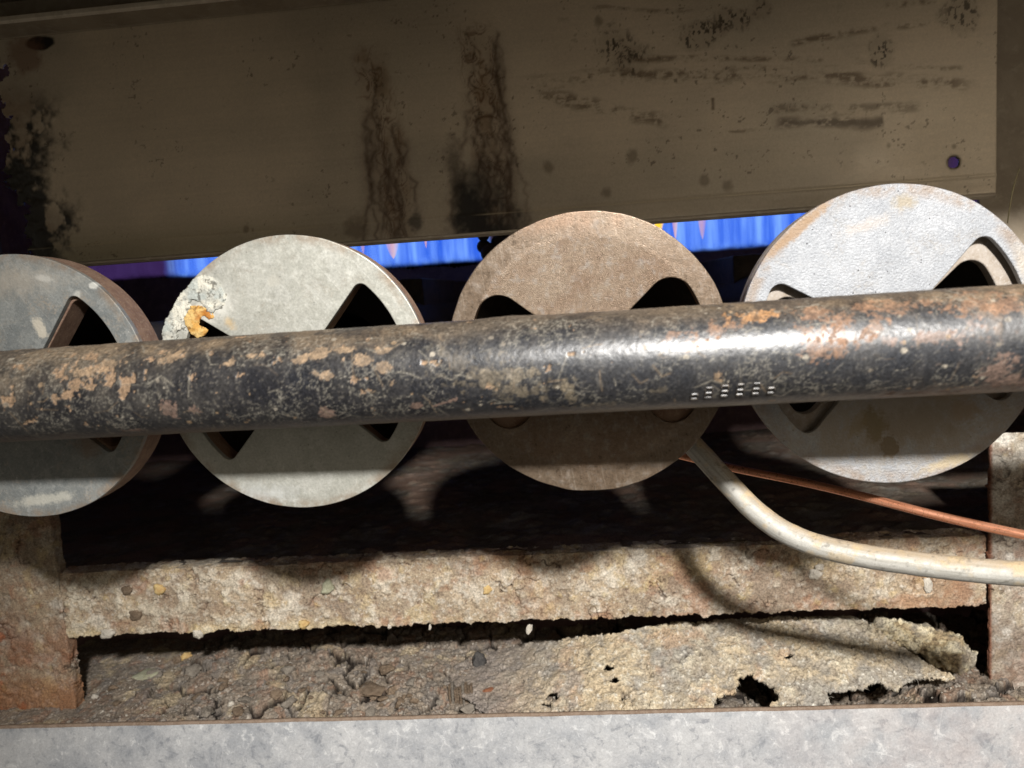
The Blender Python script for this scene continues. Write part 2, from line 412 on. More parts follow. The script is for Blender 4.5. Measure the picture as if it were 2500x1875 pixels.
n2 = fbm(X*.12, Yg*.12, h*.12, 5, 120, .6); n3 = fbm(X*.6, Yg*.6, h*.6, 4, 121, .65)
c = mix(lin(132, 118, 101), lin(152, 134, 112), sst(-.3, .3, n2))
c = mix(c, lin(124, 92, 70), sst(.55, .9, cid)*.55*sst(-.2, .2, n2)); c = mix(c, lin(122, 116, 112), sst(.7, .95, gid)*.5)
c = mix(c, lin(190, 180, 164), sst(.2, .5, n3)*.7); c = mix(c, lin(146, 106, 76), sst(.22, .45, fbm(X*.2, Yg*.2, None, 4, 123))*.6)
c = mix(c, lin(196, 172, 122), sst(.2, .45, fbm(X*.07, Yg*.07, None, 4, 124))*.5)
c = mix(desat(c, .3, .98), lin(22, 16, 13), dk*.95)  # shade of cracks and pits darkened into the colour
props(npmesh('debris_bed', np.stack([X, Yg, h], -1), grid_quads(nx, ny), M_DIRT, None, c, srf(.9, 0, c.shape[:2])), 'loose cracked rust scale and grey dirt filling the tray behind the galvanised lip', 'debris', kind='stuff')

# ---- clods, flakes and grit lying on the debris
def clod_mesh(name, seed, sub=3, amp=.45, flat=.6, freq=1.6):
    bm = bmesh.new(); bmesh.ops.create_icosphere(bm, subdivisions=sub, radius=1.0)
    V = np.array([v.co[:] for v in bm.verts])
    d = fbm(V[:, 0]*freq, V[:, 1]*freq, V[:, 2]*freq, 4, seed, .6)
    q = np.round(fbm(V[:, 0]*.9+5, V[:, 1]*.9, V[:, 2]*.9, 2, seed+7)*5)/5
    V = V*(1+amp*d+amp*.7*q)[:, None]; V[:, 2] *= flat
    for v, p in zip(bm.verts, V): v.co = p*MM
    for f in bm.faces: f.smooth = True
    me = bpy.data.meshes.new(name); bm.to_mesh(me); bm.free(); return me
def chunk_mesh(name, seed, flat):
    r = random.Random(seed); bm = bmesh.new()
    for _ in range(13):
        v = Vector((r.gauss(0, 1), r.gauss(0, 1), r.gauss(0, 1))).normalized()*r.uniform(.75, 1.1); bm.verts.new(v)
    g = bmesh.ops.convex_hull(bm, input=bm.verts[:]); bmesh.ops.delete(bm, geom=[e for e in g['geom_interior'] if isinstance(e, bmesh.types.BMVert)], context='VERTS')
    bmesh.ops.subdivide_edges(bm, edges=bm.edges[:], cuts=5, use_grid_fill=True); bmesh.ops.triangulate(bm, faces=bm.faces[:])
    V = np.array([v.co[:] for v in bm.verts]); bm.normal_update(); N = np.array([v.normal[:] for v in bm.verts])
    d = .26*fbm(V[:, 0]*1.7+seed, V[:, 1]*1.7, V[:, 2]*1.7, 4, seed, .6)+.12*fbm(V[:, 0]*5+seed, V[:, 1]*5, V[:, 2]*5, 3, seed+3)
    V = V+N*d[:, None]; V[:, 2] *= flat
    for v, p in zip(bm.verts, V): v.co = p*MM
    for f in bm.faces: f.smooth = True
    me = bpy.data.meshes.new(name); bm.to_mesh(me); bm.free(); return me
def dirtmat(name, a, b, c3, bst=.8): return rusty(name, a, b, c3, 1.2, .92, 1.0, 4.5)
K = {'brown': dirtmat('brown_rust_clod', lin(132, 115, 97), lin(100, 84, 68), lin(156, 140, 120)),
     'grey': dirtmat('grey_dirt_clod', lin(138, 130, 119), lin(110, 102, 93), lin(164, 156, 144)),
     'red': dirtmat('orange_rust_flake', lin(150, 100, 72), lin(124, 80, 58), lin(168, 124, 94)),
     'white': dirtmat('white_scale', lin(212, 204, 190), lin(176, 168, 156), lin(232, 228, 216)),
     'dark': dirtmat('dark_slag', lin(84, 82, 80), lin(58, 56, 56), lin(116, 112, 106)),
     'green': dirtmat('pale_green_scale', lin(182, 182, 156), lin(150, 148, 124), lin(206, 204, 184)),
     'black': rusty('black_grit', (.02, .02, .025), (.03, .03, .035), (.06, .06, .07), .4, .3, .2),
     'tan': dirtmat('tan_scale', lin(206, 180, 124), lin(186, 150, 98), lin(222, 206, 164))}
clod_cache = {}
def clod(name, pos, size, mat, seed, rot=0, flat=.6, label=None, cat=None, group=None, parent=None, amp=.45, sub=3):
    key = (name, seed % 35, flat, mat, amp, sub)
    if key not in clod_cache:
        me = chunk_mesh(name, 900+seed % 7*13, flat) if name == 'dirt_clod' else clod_mesh(name, 500+seed % 5*13, sub, amp, flat); me.materials.append(K[mat]); clod_cache[key] = me
    o = bpy.data.objects.new(name, clod_cache[key]); COL.objects.link(o)
    o.location = (np.asarray(pos)-origin(parent))*MM; o.scale = size if isinstance(size, tuple) else (size,)*3; o.rotation_euler = (random.uniform(-.3, .3), random.uniform(-.3, .3), rot)
    if parent is not None: o.parent = parent
    return props(o, label, cat, group)
special = [('slag_lump', 1168, 1618, (4.2, 4, 5.5), 'dark', .9, 'dark grey slag lump beside a white scale lump in the debris', 'lump'),
           ('scale_lump', 1218, 1620, (6.5, 5, 6), 'white', .8, 'whitest crusted scale lump standing in the middle of the debris', 'lump'),
           ('rust_flake', 1232, 1692, (3.4, 2.4, 3.0), 'red', .7, 'bright orange rust flake, right one of two in front of the white lump', 'flake'),
           ('rust_flake', 1192, 1688, (3.0, 2.2, 2.2), 'red', .6, 'orange brown rust flake just left of the brightest orange flake', 'flake'),
           ('scale_flake', 352, 1652, (10, 6, 5), 'green', .35, 'pale greenish flake of scale near the left post', 'flake'),
           ('pebble', 232, 1703, (2.4, 1.8, 1.8), 'white', .7, 'small white pebble in smooth dirt next to the left post', 'pebble'),
           ('pebble', 565, 1722, (2.0, 1.6, 1.6), 'white', .8, 'small white pebble close to the lip under the second burner', 'pebble'),
           ('dirt_clod', 905, 1690, (11, 8, 5), 'brown', .5, 'large flat grey-brown clod with cracks around it left of the fibrous chunk', 'clod'),
           ('dirt_clod', 1290, 1690, (8, 7, 7), 'grey', .7, 'grey rounded clod right of the orange flakes', 'clod'),
           ('dirt_clod', 455, 1605, (4, 3, 4), 'tan', .8, 'yellowish lump at the shadow edge behind the debris', 'lump')]
for k, (nm, px, py, sz, mt, fl, lb, ct) in enumerate(special):
    p = ray_hit(px, py, debris_h); clod(nm, p+np.array([0, 0, .6]), sz, mt, k, random.uniform(-.5, .5), fl, lb, ct)
# fibrous rotten chunk
ch = empty('rotten_chunk', ray_hit(1128, 1712, debris_h), 'brown fibrous chunk of vertical rotten layers under the dark slag lump', 'chunk')
c0 = origin(ch)
for k in range(9):
    bm = bmesh.new(); bmesh.ops.create_cube(bm, size=1); bmesh.ops.subdivide_edges(bm, edges=bm.edges[:], cuts=5, use_grid_fill=True)
    hgt = random.uniform(7, 12); x0 = -6+k*1.45
    for v in bm.verts:
        p = np.array(v.co[:]); q = p*np.array([1.15, 3.2, hgt])+np.array([x0, random.uniform(-.15, .15), hgt*.42])
        q += .45*np.array([fbm(q[:1]*.5+k, q[1:2]*.5, q[2:]*.5, 3, 600+k)[0], fbm(q[:1]*.6, q[1:2]*.6+k, q[2:]*.6, 3, 640)[0], 0])
        v.co = q*MM
    me = bpy.data.meshes.new('layer'); bm.to_mesh(me); bm.free()
    link('layer', me, K[['brown', 'grey', 'brown', 'brown'][k % 4]], ch)
rng = random.Random(5)
for k in range(64):
    px = rng.gauss(800, 280); px = px if 260 < px < 1340 else rng.uniform(330, 1300); py = 1746-135*rng.random()**1.15
    p = ray_hit(px, py, debris_h); s = rng.choice([1.4, 1.8, 2.4, 3.0, 3.8, 5.0]); p = p+np.array([0, 0, s*.28])
    clod('dirt_clod', p, (s*rng.uniform(.8, 1.5), s, s*rng.uniform(.7, 1)), rng.choice(['brown']*6+['grey']*3), k, rng.uniform(0, 6), .75,
         'small rough clod of rusty dirt among many behind the galvanised lip', 'clod', 'small clods in the debris', sub=2)
# grit: too many to count
V, Q = [], []
def add_grit(p, s):
    b = len(V); a = rng.uniform(0, 6)
    for dz in (-1, 1):
        for t in range(4):
            r = s*rng.uniform(.6, 1.2); V.append(p+np.array([r*math.cos(a+t*1.57), r*math.sin(a+t*1.57), dz*s*.5+s*.3]))
    Q.extend([[b+4, b+5, b+6, b+7], [b+3, b+2, b+1, b]]); Q.extend([[b+t, b+(t+1) % 4, b+4+(t+1) % 4, b+4+t] for t in range(4)])
gx = np.array([rng.uniform(-300, 195) for _ in range(900)]); gy = np.array([93+90*rng.random()**1.3 for _ in range(900)]); gz = debris_h(gx, gy)
for a, b_, c_ in zip(gx, gy, gz): add_grit(np.array([a, b_, c_]), rng.choice([.25, .3, .3, .4, .5, .75]))
props(npmesh('grit', V, Q, K['white'], None, smooth=False), 'pale grains of grit scattered over the rusty debris', 'grit', kind='stuff')
# crust lumps on the rail
rail = [o for o in fr.children if o.name.startswith('cross_rail')][0]
for k, (px, py, s, mt) in enumerate([(388, 1440, (3.4, 2, 3.2), 'tan'), (800, 1435, (3.6, 2, 3.4), 'green'), (262, 1545, (4, 2, 2.6), 'white'), (312, 1440, (3, 2, 2.6), 'brown'),
                                     (484, 1548, (3, 2.2, 2.8), 'white'), (740, 1525, (3.2, 2, 2.2), 'tan'), (1190, 1440, (2.6, 1.5, 2.2), 'tan'), (1990, 1400, (3, 1.4, 2.6), 'white'),
                                     (2000, 1385, (2.2, 1.4, 2), 'white'), (2265, 1430, (2.2, 1.2, 4.4), 'white'), (950, 1530, (1.2, 1, 1.2), 'white'), (1050, 1532, (.8, .7, 1.4), 'white'), (330, 1500, (3.4, 1.6, 3), 'brown')]):
    p = at(px, py, 119.6); clod('scale_lump', p, s, mt, k, 0, 1.0, parent=rail, amp=.6)
p = at(1292, 1536, 119.5); clod('scale_flake', p, (1.6, .8, 2.8), 'white', 3, 0, 1.0, 'white flake hanging under the middle of the rusted rail', 'flake')
p = at(1500, 1196, 255); p[2] = -111; clod('black_pebble', p, (5.5, 4, 4.5), 'black', 2, 0, .6, 'shiny black pebble on the lit tray floor under the third burner', 'pebble', amp=.2)

# ================================================================== INSULATION CRUST
def ins_h(x, y):
    k = .40*sst(-85, 45, x)
    return -187.5 + k*(y-94) + 2.0*sst(-60, 0, x) + 1.5*fbm(x*.03, y*.03, None, 3, 151) + .8*fbm(x*.12, y*.12, None, 4, 152)
outline = [(1090, 1640), (1180, 1592), (1250, 1578), (1400, 1560), (1500, 1545), (1640, 1525), (1800, 1510), (2000, 1503), (2090, 1504), (2130, 1522), (2165, 1560), (2230, 1598), (2300, 1640), (2335, 1655),
           (2310, 1668), (2260, 1655), (2238, 1655), (2215, 1668), (2180, 1692), (2150, 1672), (2110, 1686), (2060, 1702), (2020, 1692), (2042, 1745), (1900, 1748), (1872, 1738), (1893, 1700), (1885, 1678),
           (1850, 1670), (1830, 1655), (1808, 1664), (1804, 1698), (1760, 1706), (1745, 1752), (1240, 1770), (1180, 1735), (1120, 1690)]
poly = [tuple(ray_hit(px, py, ins_h)[:2]) for px, py in outline]
holes = [[tuple(ray_hit(px, py, ins_h)[:2]) for px, py in hp] for hp in ([(1740, 1738), (1752, 1700), (1795, 1694), (1802, 1662), (1830, 1648), (1856, 1660), (1888, 1672), (1900, 1700), (1880, 1722), (1886, 1745), (1745, 1750)], [(2016, 1690), (2062, 1696), (2110, 1680), (2150, 1664), (2182, 1684), (2220, 1690), (2190, 1716), (2100, 1722), (2034, 1722)])] + [[tuple(ray_hit(px+r*math.cos(t)*(1+.3*math.sin(3*t)), py+.7*r*math.sin(t), ins_h)[:2]) for t in np.linspace(0, 6.28, 9)[:-1]] for px, py, r in ((1925, 1603, 10), (1488, 1632, 13), (1500, 1662, 11), (1350, 1700, 16), (1335, 1720, 12), (1520, 1702, 7))]
st = .42
xs = np.arange(-85, 175, st); ys = np.arange(91, 172, st); X, Yg = np.meshgrid(xs, ys, indexing='ij')
wx = X + 1.3*fbm(X*.35, Yg*.35, None, 4, 153, .65); wy = Yg + 1.0*fbm(X*.35+9, Yg*.35, None, 4, 154, .65)
ok = inside(wx, wy, poly)
for hp in holes: ok &= ~inside(wx, wy, hp)
z = ins_h(X, Yg)
n1 = fbm(X*.05, Yg*.05, None, 4, 160); n2 = fbm(X*.15, Yg*.15, None, 5, 161, .62); n3 = fbm(X*.55, Yg*.55, None, 4, 162, .65)
f1, f2, cid = worley(X*.16+.6*n2, Yg*.16+.6*n3, 163)
crack = (1-sst(0, .05, np.abs(fbm(X*.1, Yg*.1, None, 5, 167))))*sst(-.05, .2, fbm(X*.06, Yg*.06, None, 3, 164))
z = z + 1.0*n2 + .65*n3 + 0.7*np.where(cid > .7, np.clip(1-f1*1.5, 0, 1)**.6, 0) - 1.6*crack + .8*sst(.0, .06, fbm(X*.07, Yg*.07, None, 5, 168, .6)-.05)
c = mix(lin(176, 158, 126), lin(204, 176, 122), sst(-.25, .3, n1)); c = mix(c, lin(160, 148, 128), sst(.0, .35, -n2)*.7)
c = mix(c, lin(222, 206, 164), sst(.1, .45, n2)*.6); c = mix(c, lin(196, 146, 92), sst(.12, .4, fbm(X*.06, Yg*.06, None, 5, 166, .6))*.55); c = mix(c, lin(150, 146, 138), sst(.1, .35, fbm(X*.05+4, Yg*.05, None, 5, 169, .6))*.55); c = mix(c, lin(218, 186, 124), sst(.15, .4, fbm(X*.07+9, Yg*.07, None, 5, 171, .6))*.5)
c = mix(c, lin(235, 228, 206), sst(.28, .5, n3)*.6); c = mix(c, lin(104, 84, 62), sst(.25, .5, -n3)*.6); c = mix(c, lin(66, 52, 40), crack*.8)
c = desat(mix(c, lin(142, 126, 114), sst(0, -70, X)*.85), .42, .98)
fm = ok[:-1, :-1] & ok[1:, :-1] & ok[1:, 1:] & ok[:-1, 1:]
top = np.stack([X, Yg, z], -1)
used = np.zeros(ok.shape, bool)
for a in (slice(None, -1), slice(1, None)):
    for b in (slice(None, -1), slice(1, None)): used[a, b] |= fm
ridx = -np.ones(ok.size, np.int64); ridx[used.ravel()] = np.arange(used.sum())
q = ridx[grid_quads(*X.shape, mask=fm)]
ins = npmesh('insulation_board', top.reshape(-1, 3)[used.ravel()], q, painted('crumbling_insulation', 1.2, .85, .6, .45, .15, .9), None, c.reshape(-1, 3)[used.ravel()], srf(.92, 0, c.shape[:2]).reshape(-1, 3)[used.ravel()])
sm = ins.modifiers.new('thickness', 'SOLIDIFY'); sm.thickness = .0022; sm.offset = -1
props(ins, 'crumbling yellowish insulation sheet with torn holes lying under the rusted rail', 'insulation sheet')
# torn fibres along the ragged edge
V, Q = [], []
edge = np.argwhere(used & ~(np.roll(ok, 2, 1) & np.roll(ok, -2, 1) & np.roll(ok, 2, 0) & np.roll(ok, -2, 0)))
for i, j in edge[rng.sample(range(len(edge)), 220)]:
    if xs[i] < 55 : continue
    p = top[i, j]; d = np.array([rng.uniform(-1, 1), rng.uniform(-1.2, .2), rng.uniform(-.7, .5)]); d = d/np.linalg.norm(d)*rng.uniform(1.0, 3.4); wv = np.array([.05, 0, .05])
    b = len(V); mid = p+d*.5+np.array([rng.uniform(-.4, .4), 0, rng.uniform(-.4, .4)])
    V += [p-wv, p+wv, mid+wv, mid-wv, p+d+wv*.4, p+d-wv*.4]; Q += [[b, b+1, b+2, b+3], [b+3, b+2, b+4, b+5]]
props(npmesh('fibre', V, Q, K['white'], ins, smooth=False), 'pale torn fibres along the ragged edge', kind='stuff')
# rolled-up end
def blob_path(pts, rad, nseg, nc, seed, amp, freq):
    P = np.array(pts, float); t = np.linspace(0, len(P)-1, nseg); path = np.stack([np.interp(t, range(len(P)), P[:, k]) for k in range(3)], -1)
    for _ in range(6): path[1:-1] = (path[:-2]+path[1:-1]*2+path[2:])/4
    tan = np.gradient(path, axis=0); tan /= np.linalg.norm(tan, axis=1)[:, None]
    a = np.cross(tan, [0, 0, 1.0]); a /= np.linalg.norm(a, axis=1)[:, None]; b = np.cross(a, tan)
    u = np.linspace(0, 1, nseg); r = np.interp(t, range(len(P)), rad)*np.sqrt(np.clip(1-np.clip(np.abs(u*2-1)-.72, 0, 1)**2/.28**2, 0, 1))+.01
    ph = np.linspace(0, 2*np.pi, nc, endpoint=False)
    G = path[:, None, :]+r[:, None, None]*(np.cos(ph)[None, :, None]*a[:, None, :]+np.sin(ph)[None, :, None]*b[:, None, :])
    nrm = (np.cos(ph)[None, :, None]*a[:, None, :]+np.sin(ph)[None, :, None]*b[:, None, :])
    d = amp*fbm(G[..., 0]*freq, G[..., 1]*freq, G[..., 2]*freq, 5, seed, .6)
    return G+nrm*(d*np.minimum(1, r[:, None]/2))[..., None]
G = blob_path([at(2120, 1538, 140), at(2190, 1545, 138), at(2260, 1568, 136), at(2320, 1592, 134), at(2372, 1618, 132)], [5, 7, 8, 9.5, 7], 150, 90, 170, 5.5, .17)
n2 = fbm(G[..., 0]*.2, G[..., 1]*.2, G[..., 2]*.2, 5, 172); n3 = fbm(G[..., 0]*.7, G[..., 1]*.7, G[..., 2]*.7, 3, 173)
c = mix(lin(214, 192, 142), lin(228, 214, 178), sst(-.2, .3, n2)); c = mix(c, lin(160, 136, 100), sst(.0, .3, -n2)*.8); c = mix(c, lin(96, 80, 62), sst(.15, .4, -n3)*.7); c = desat(mix(c, lin(150, 140, 126), sst(.0, .3, fbm(G[..., 0]*.1, G[..., 1]*.1, G[..., 2]*.1, 5, 175))*.7), .2, .85)
props(npmesh('insulation_roll', G, grid_quads(150, 90, True), ins.data.materials[0], None, c, srf(.92, 0, c.shape[:2])), 'curled lumpy end of tan insulation in the right corner of the slot', 'insulation piece')

# ================================================================== GALVANISED LIP
t = NT('galvanised_sheet'); cc = t.coord()
vo = t.n('TexVoronoi', {'Vector': t.n('VectorMath', {0: cc, 1: t.n('VectorMath', {0: t.n('TexNoise', {'Vector': cc, 'Scale': .3, 'Detail': 3}).outputs[1], 3: 5.0}, operation='SCALE').outputs[0]}, operation='ADD').outputs[0], 'Scale': .16})
vs = t.n('SeparateColor', {0: vo.outputs['Color']})
n1 = t.noise(cc, .035, 6, .68); n2 = t.noise(cc, .16, 7, .72, .6); n3 = t.noise(cc, 1.6, 4, .6)
col = t.mixc(t.ramp(n1, .35, .65), (.46, .48, .51), (.64, .65, .66))
col = t.mixc(t.math('MULTIPLY', t.ramp(vs.outputs[0], .3, 1.0), .35), col, (.74, .75, .76))
col = t.mixc(t.math('MULTIPLY', t.ramp(n2, .55, .66), .75), col, (.84, .85, .85))
col = t.mixc(t.math('MULTIPLY', t.ramp(n2, .47, .34), .7), col, (.30, .32, .36))
col = t.mixc(t.math('MULTIPLY', t.ramp(n3, .62, .72), .5), col, (.88, .88, .88))
for ang, k in ((.35, .3), (-1.1, .25), (1.35, .3)):
    s1 = t.noise(t.n('Mapping', {0: t.coord((1, 1, 1), (0, ang, 0)), 3: (.02, .02, .9)}).outputs[0], 1.0, 3, .6)
    col = t.mixc(t.math('MULTIPLY', t.ramp(s1, .66, .70), k), col, (.84, .84, .84))
sx = t.n('SeparateXYZ', {0: cc})
tan = t.math('MULTIPLY', t.ramp(sx.outputs[0], 60.0, 260.0), t.ramp(t.noise(cc, .06, 4, .6), .3, .7))
col = t.mixc(t.math('MULTIPLY', tan, .5), col, (.78, .68, .64))
col = t.n('VectorMath', {0: col, 3: t.n('MapRange', {0: t.noise(cc, 1.0, 5, .7), 1: .28, 2: .72, 3: .82, 4: 1.16}).outputs[0]}, operation='SCALE').outputs[0]
line = t.math('MULTIPLY', t.math('LESS_THAN', t.math('ABSOLUTE', t.math('ADD', sx.outputs[2], 24.2)), .35), t.ramp(t.noise(t.n('Mapping', {0: cc, 3: (.2, 1, 1)}).outputs[0], .5, 4, .7), .42, .6))
col = t.mixc(t.math('MULTIPLY', line, .6), col, (.22, .21, .21))
nr = t.bump(n3, .2, .25, t.bump(n2, .25, .4))
M_GALV = t.bsdf(col, t.n('MapRange', {0: n2, 1: .3, 2: .7, 3: .38, 4: .58}).outputs[0], .35, nr)
M_EDGE = rusty('rusted_cut_edge', (.27, .20, .15), (.20, .14, .10), (.36, .30, .24), .3, .8)
lip = empty('galvanised_lip', (-50, 90, -215), 'mottled grey galvanised sheet lip along the bottom front', 'metal lip')
# local z of the face runs 0 .. -31 below the top edge
lp = B().prism([(88.6, -185.2), (84.0, -222.0), (86.0, -222.0), (90.4, -185.2)], -420, 330)
lf = lp.build('lip_face', M_GALV, lip, .25)
def edge_strip():
    x = np.arange(-420, 331, 1.0); prof = [(88.45, -185.9), (88.5, -184.9), (89.2, -184.55), (90.2, -184.6), (90.6, -185.6)]
    P = np.stack([np.stack([x, np.full_like(x, y), z+.28*fbm(x*.07, x*0, None, 4, 190)], -1) for y, z in prof], 1)
    return npmesh('rusted_edge', P, grid_quads(len(x), len(prof)), M_EDGE, lip)
edge_strip()

# ================================================================== SHIELD PANEL
PY = 45.0
sp = empty('shield_panel', (-22, PY, 47), 'stained brown sheet metal shield panel above the burners', 'metal panel')
ZB, ZT, PL, PR = at(1250, 560, PY)[2], at(750, 20, PY)[2], at(20, 400, PY)[0]-4, at(2434, 250, PY)[0]
def P2(px, py): p = at(px, py, PY); return p[0], p[2]
st = .42
xs = np.arange(PL, PR+st/2, st); xs = np.linspace(PL, PR, len(xs)); zs = np.linspace(ZB, ZT, int((ZT-ZB)/st))
X, Z = np.meshgrid(xs, zs, indexing='ij')
n0 = fbm(X*.012, Z*.02, None, 4, 210); n1 = fbm(X*.05, Z*.06, None, 5, 211); n2 = fbm(X*.3, Z*.3, None, 5, 212, .6); nb = fbm(X*.02, Z*.9, None, 4, 213); n4 = fbm(X*.9, Z*.9, None, 3, 214)
c = mix(lin(134, 121, 103), lin(152, 136, 115), sst(-.35, .35, n0))
c = (desat(c, .25, 1.9)*np.array([.98, 1.0, .97]))*(1+.08*n1+.05*nb+.05*n4)[..., None]
c = mix(c, lin(122, 118, 84), sst(70, 50, Z)*sst(-60, -150, X)*.5)
rgh = .46+.1*n1
def drip(pts, w, k, seed):
    global c
    P = [P2(*p) for p in pts]; d, tt = segdist(X+2.2*fbm(X*.05, Z*.09, None, 4, seed), Z, P)
    m_ = sst(w*1.15, w*.3, d)*sst(0, .12, tt)
    wob = fbm(X*.17+1.2*fbm(X*.1, Z*.1, None, 3, seed+5), Z*.06, None, 3, seed+1, .5)
    riv = np.exp(-(np.abs(wob-.10)/.045)**2)+.8*np.exp(-(np.abs(wob+.16)/.04)**2)+.6*np.exp(-(np.abs(wob-.3)/.04)**2)
    cl = sst(.0, .4, fbm(X*.12, Z*.08, None, 5, seed+2))
    c = mix(c, lin(128, 104, 74), m_*(.25+.45*cl)*k); c = mix(c, lin(88, 56, 30), np.clip(riv*m_, 0, 1)*.8*k)
    sp_ = sst(.36, .5, fbm(X*.7, Z*.7, None, 4, seed+3))*m_; c = mix(c, lin(48, 38, 28), sp_*.4*k)
drip([(905, 90), (920, 220), (940, 330), (965, 480), (975, 580)], 8.5, .9, 220)
drip([(1150, 40), (1170, 150), (1190, 300), (1205, 440), (1200, 580)], 9.5, 1.0, 230)
def rivulets(cx, top, bot, spread, n, seed):
    global c
    r = random.Random(seed)
    for k in range(n):
        x0, z0 = P2(cx+r.uniform(-1, 1)*spread, top+r.uniform(0, .55)*(bot-top)); _, z1 = P2(cx, bot-r.uniform(0, .35)*(bot-top)*(k % 2))
        pts = [(x0, z0)]; z = z0; x = x0
        while z > z1:
            z -= r.uniform(1.0, 2.6); x += r.gauss(0, .75)+(.15 if k % 3 else -.1); pts.append((x, z))
        if len(pts) < 3: continue
        lo, hi = min(p[0] for p in pts)-4, max(p[0] for p in pts)+4; i0, i1 = np.searchsorted(xs, [lo, hi])
        if i1-i0 < 2: continue
        d, tt = segdist(X[i0:i1]+.8*fbm(X[i0:i1]*.3, Z[i0:i1]*.3, None, 3, seed+k), Z[i0:i1], pts)
        w_ = r.uniform(.4, 1.0); mk = (np.exp(-(d/w_)**2)*.75+np.exp(-(d/(w_*4))**2)*.22)*sst(0, .06, tt)*(.55+.45*sst(-.3, .2, fbm(X[i0:i1]*.2, Z[i0:i1]*.2, None, 3, seed+k+50)))
        c[i0:i1] = mix(c[i0:i1], lin(66, 45, 27), mk*.62)
rivulets(935, 130, 585, 38, 7, 41); rivulets(965, 300, 585, 30, 4, 47); rivulets(1185, 60, 585, 42, 9, 43); rivulets(1200, 250, 585, 50, 6, 45)
def soot(px, py, rx, rz, col, k, seed, soft=.6, rot=0):
    global c, rgh
    x0, z0 = P2(px, py); dx, dz = X-x0, Z-z0; ca, sa = math.cos(rot), math.sin(rot)
    r = np.hypot((dx*ca+dz*sa)/rx, (dz*ca-dx*sa)/rz)+.5*fbm(X*.09, Z*.09, None, 5, seed, .6)+.25*fbm(X*.4, Z*.4, None, 4, seed+1, .6)
    mk = sst(1, 1-soft, r)*k; c = mix(c, col, mk); return mk
BLK = lin(22, 18, 14)
soot(1172, 530, 18, 24, BLK, .97, 240, .85); soot(1110, 420, 5, 22, lin(52, 42, 30), .7, 242, .9); soot(1170, 450, 11, 12, BLK, .6, 244, 1.0); soot(1255, 560, 9, 13, lin(40, 32, 24), .6, 246, .9)
soot(1015, 540, 5, 7, lin(40, 36, 30), .75, 248, .6); soot(870, 560, 7, 8, lin(80, 66, 46), .5, 250)
def specks(px, py, rx, rz, seed, k=.9, th=.16):
    global c
    x0, z0 = P2(px, py); r = np.hypot((X-x0)/rx, (Z-z0)/rz)+.4*fbm(X*.15, Z*.15, None, 4, seed)
    a = sst(th, th+.12, fbm(X*.85, Z*.6, None, 3, seed+1, .6))*sst(1, .3, r)
    c = mix(c, lin(34, 27, 20), a*k); c = mix(c, lin(96, 82, 62), sst(1, .5, r)*.25)
specks(1500, 120, 11, 10, 260); specks(1540, 145, 10, 8, 261, .8); specks(1705, 88, 12, 7, 262); specks(1800, 45, 11, 6, 263); specks(1860, 20, 5, 5, 264); specks(2150, 125, 6, 7, 265); specks(2350, 30, 9, 10, 266, .8, .1); specks(925, 195, 5, 7, 267, .9, .25)
def smear(pts, wd, k, seed, col=lin(98, 80, 58), th=-.1):
    global c
    d, tt = segdist(X, Z+1.2*fbm(X*.05, Z*.05, None, 3, seed), [P2(*p) for p in pts])
    s_ = .7*fbm(X*.06, Z*.35, None, 5, seed+1, .65)+.5*fbm(X*.45, Z*.5, None, 4, seed+2, .65)
    mk = sst(wd*1.2, wd*.1, d+wd*.45*fbm(X*.12, Z*.3, None, 4, seed+3))*(.35*sst(-.4, .2, s_)+.65*sst(th+.05, th+.4, s_))*sst(0, .1, tt)*sst(1, .93, tt)
    c = mix(c, col, mk*k)
smear([(1230, 205), (1560, 185), (1850, 178), (2100, 190), (2400, 208)], 3.6, .8, 270, th=-.12)
smear([(1510, 148), (1700, 145), (1900, 147), (2020, 150)], 1.4, .75, 274); smear([(1300, 232), (1480, 262), (1640, 298)], 3.4, .75, 278, th=-.2)
smear([(1880, 303), (2000, 300), (2130, 302), (2160, 296)], 2.8, .8, 282, lin(72, 56, 36), -.35); smear([(1870, 270), (2050, 268), (2260, 262)], 2.4, .6, 286, lin(74, 60, 34))
smear([(1920, 112), (2060, 82), (2280, 52)], 1.7, .8, 290, th=-.25); smear([(2130, 15), (2290, 5)], 1.8, .7, 294); smear([(2080, 145), (2180, 160), (2360, 165)], 1.3, .6, 298); smear([(1400, 15), (1640, 28), (1720, 18)], 1.0, .5, 300)
smear([(1770, 318), (1860, 320), (1900, 318)], .8, .7, 302); smear([(1740, 235), (1741, 268)], .9, .9, 304, th=-.6); smear([(1360, 50), (1390, 48)], 1, .6, 305)
for px, py, r in ((1542, 382, 3), (1775, 455, 3.2), (1720, 440, 2.4), (1480, 470, 2.5), (1340, 410, 3), (1460, 50, 2.4), (2170, 355, 1.6), (2330, 358, 1.2), (600, 560, 1.6), (185, 92, 0)):
    if r: soot(px, py, r, r*1.2, lin(92, 80, 58), .55, int(px), .7)
sp_ = sst(.50, .58, fbm(X*.5, Z*.5, None, 3, 310, .7))*sst(-.1, .3, fbm(X*.04, Z*.04, None, 3, 311)); c = mix(c, lin(70, 56, 40), sp_*.6)
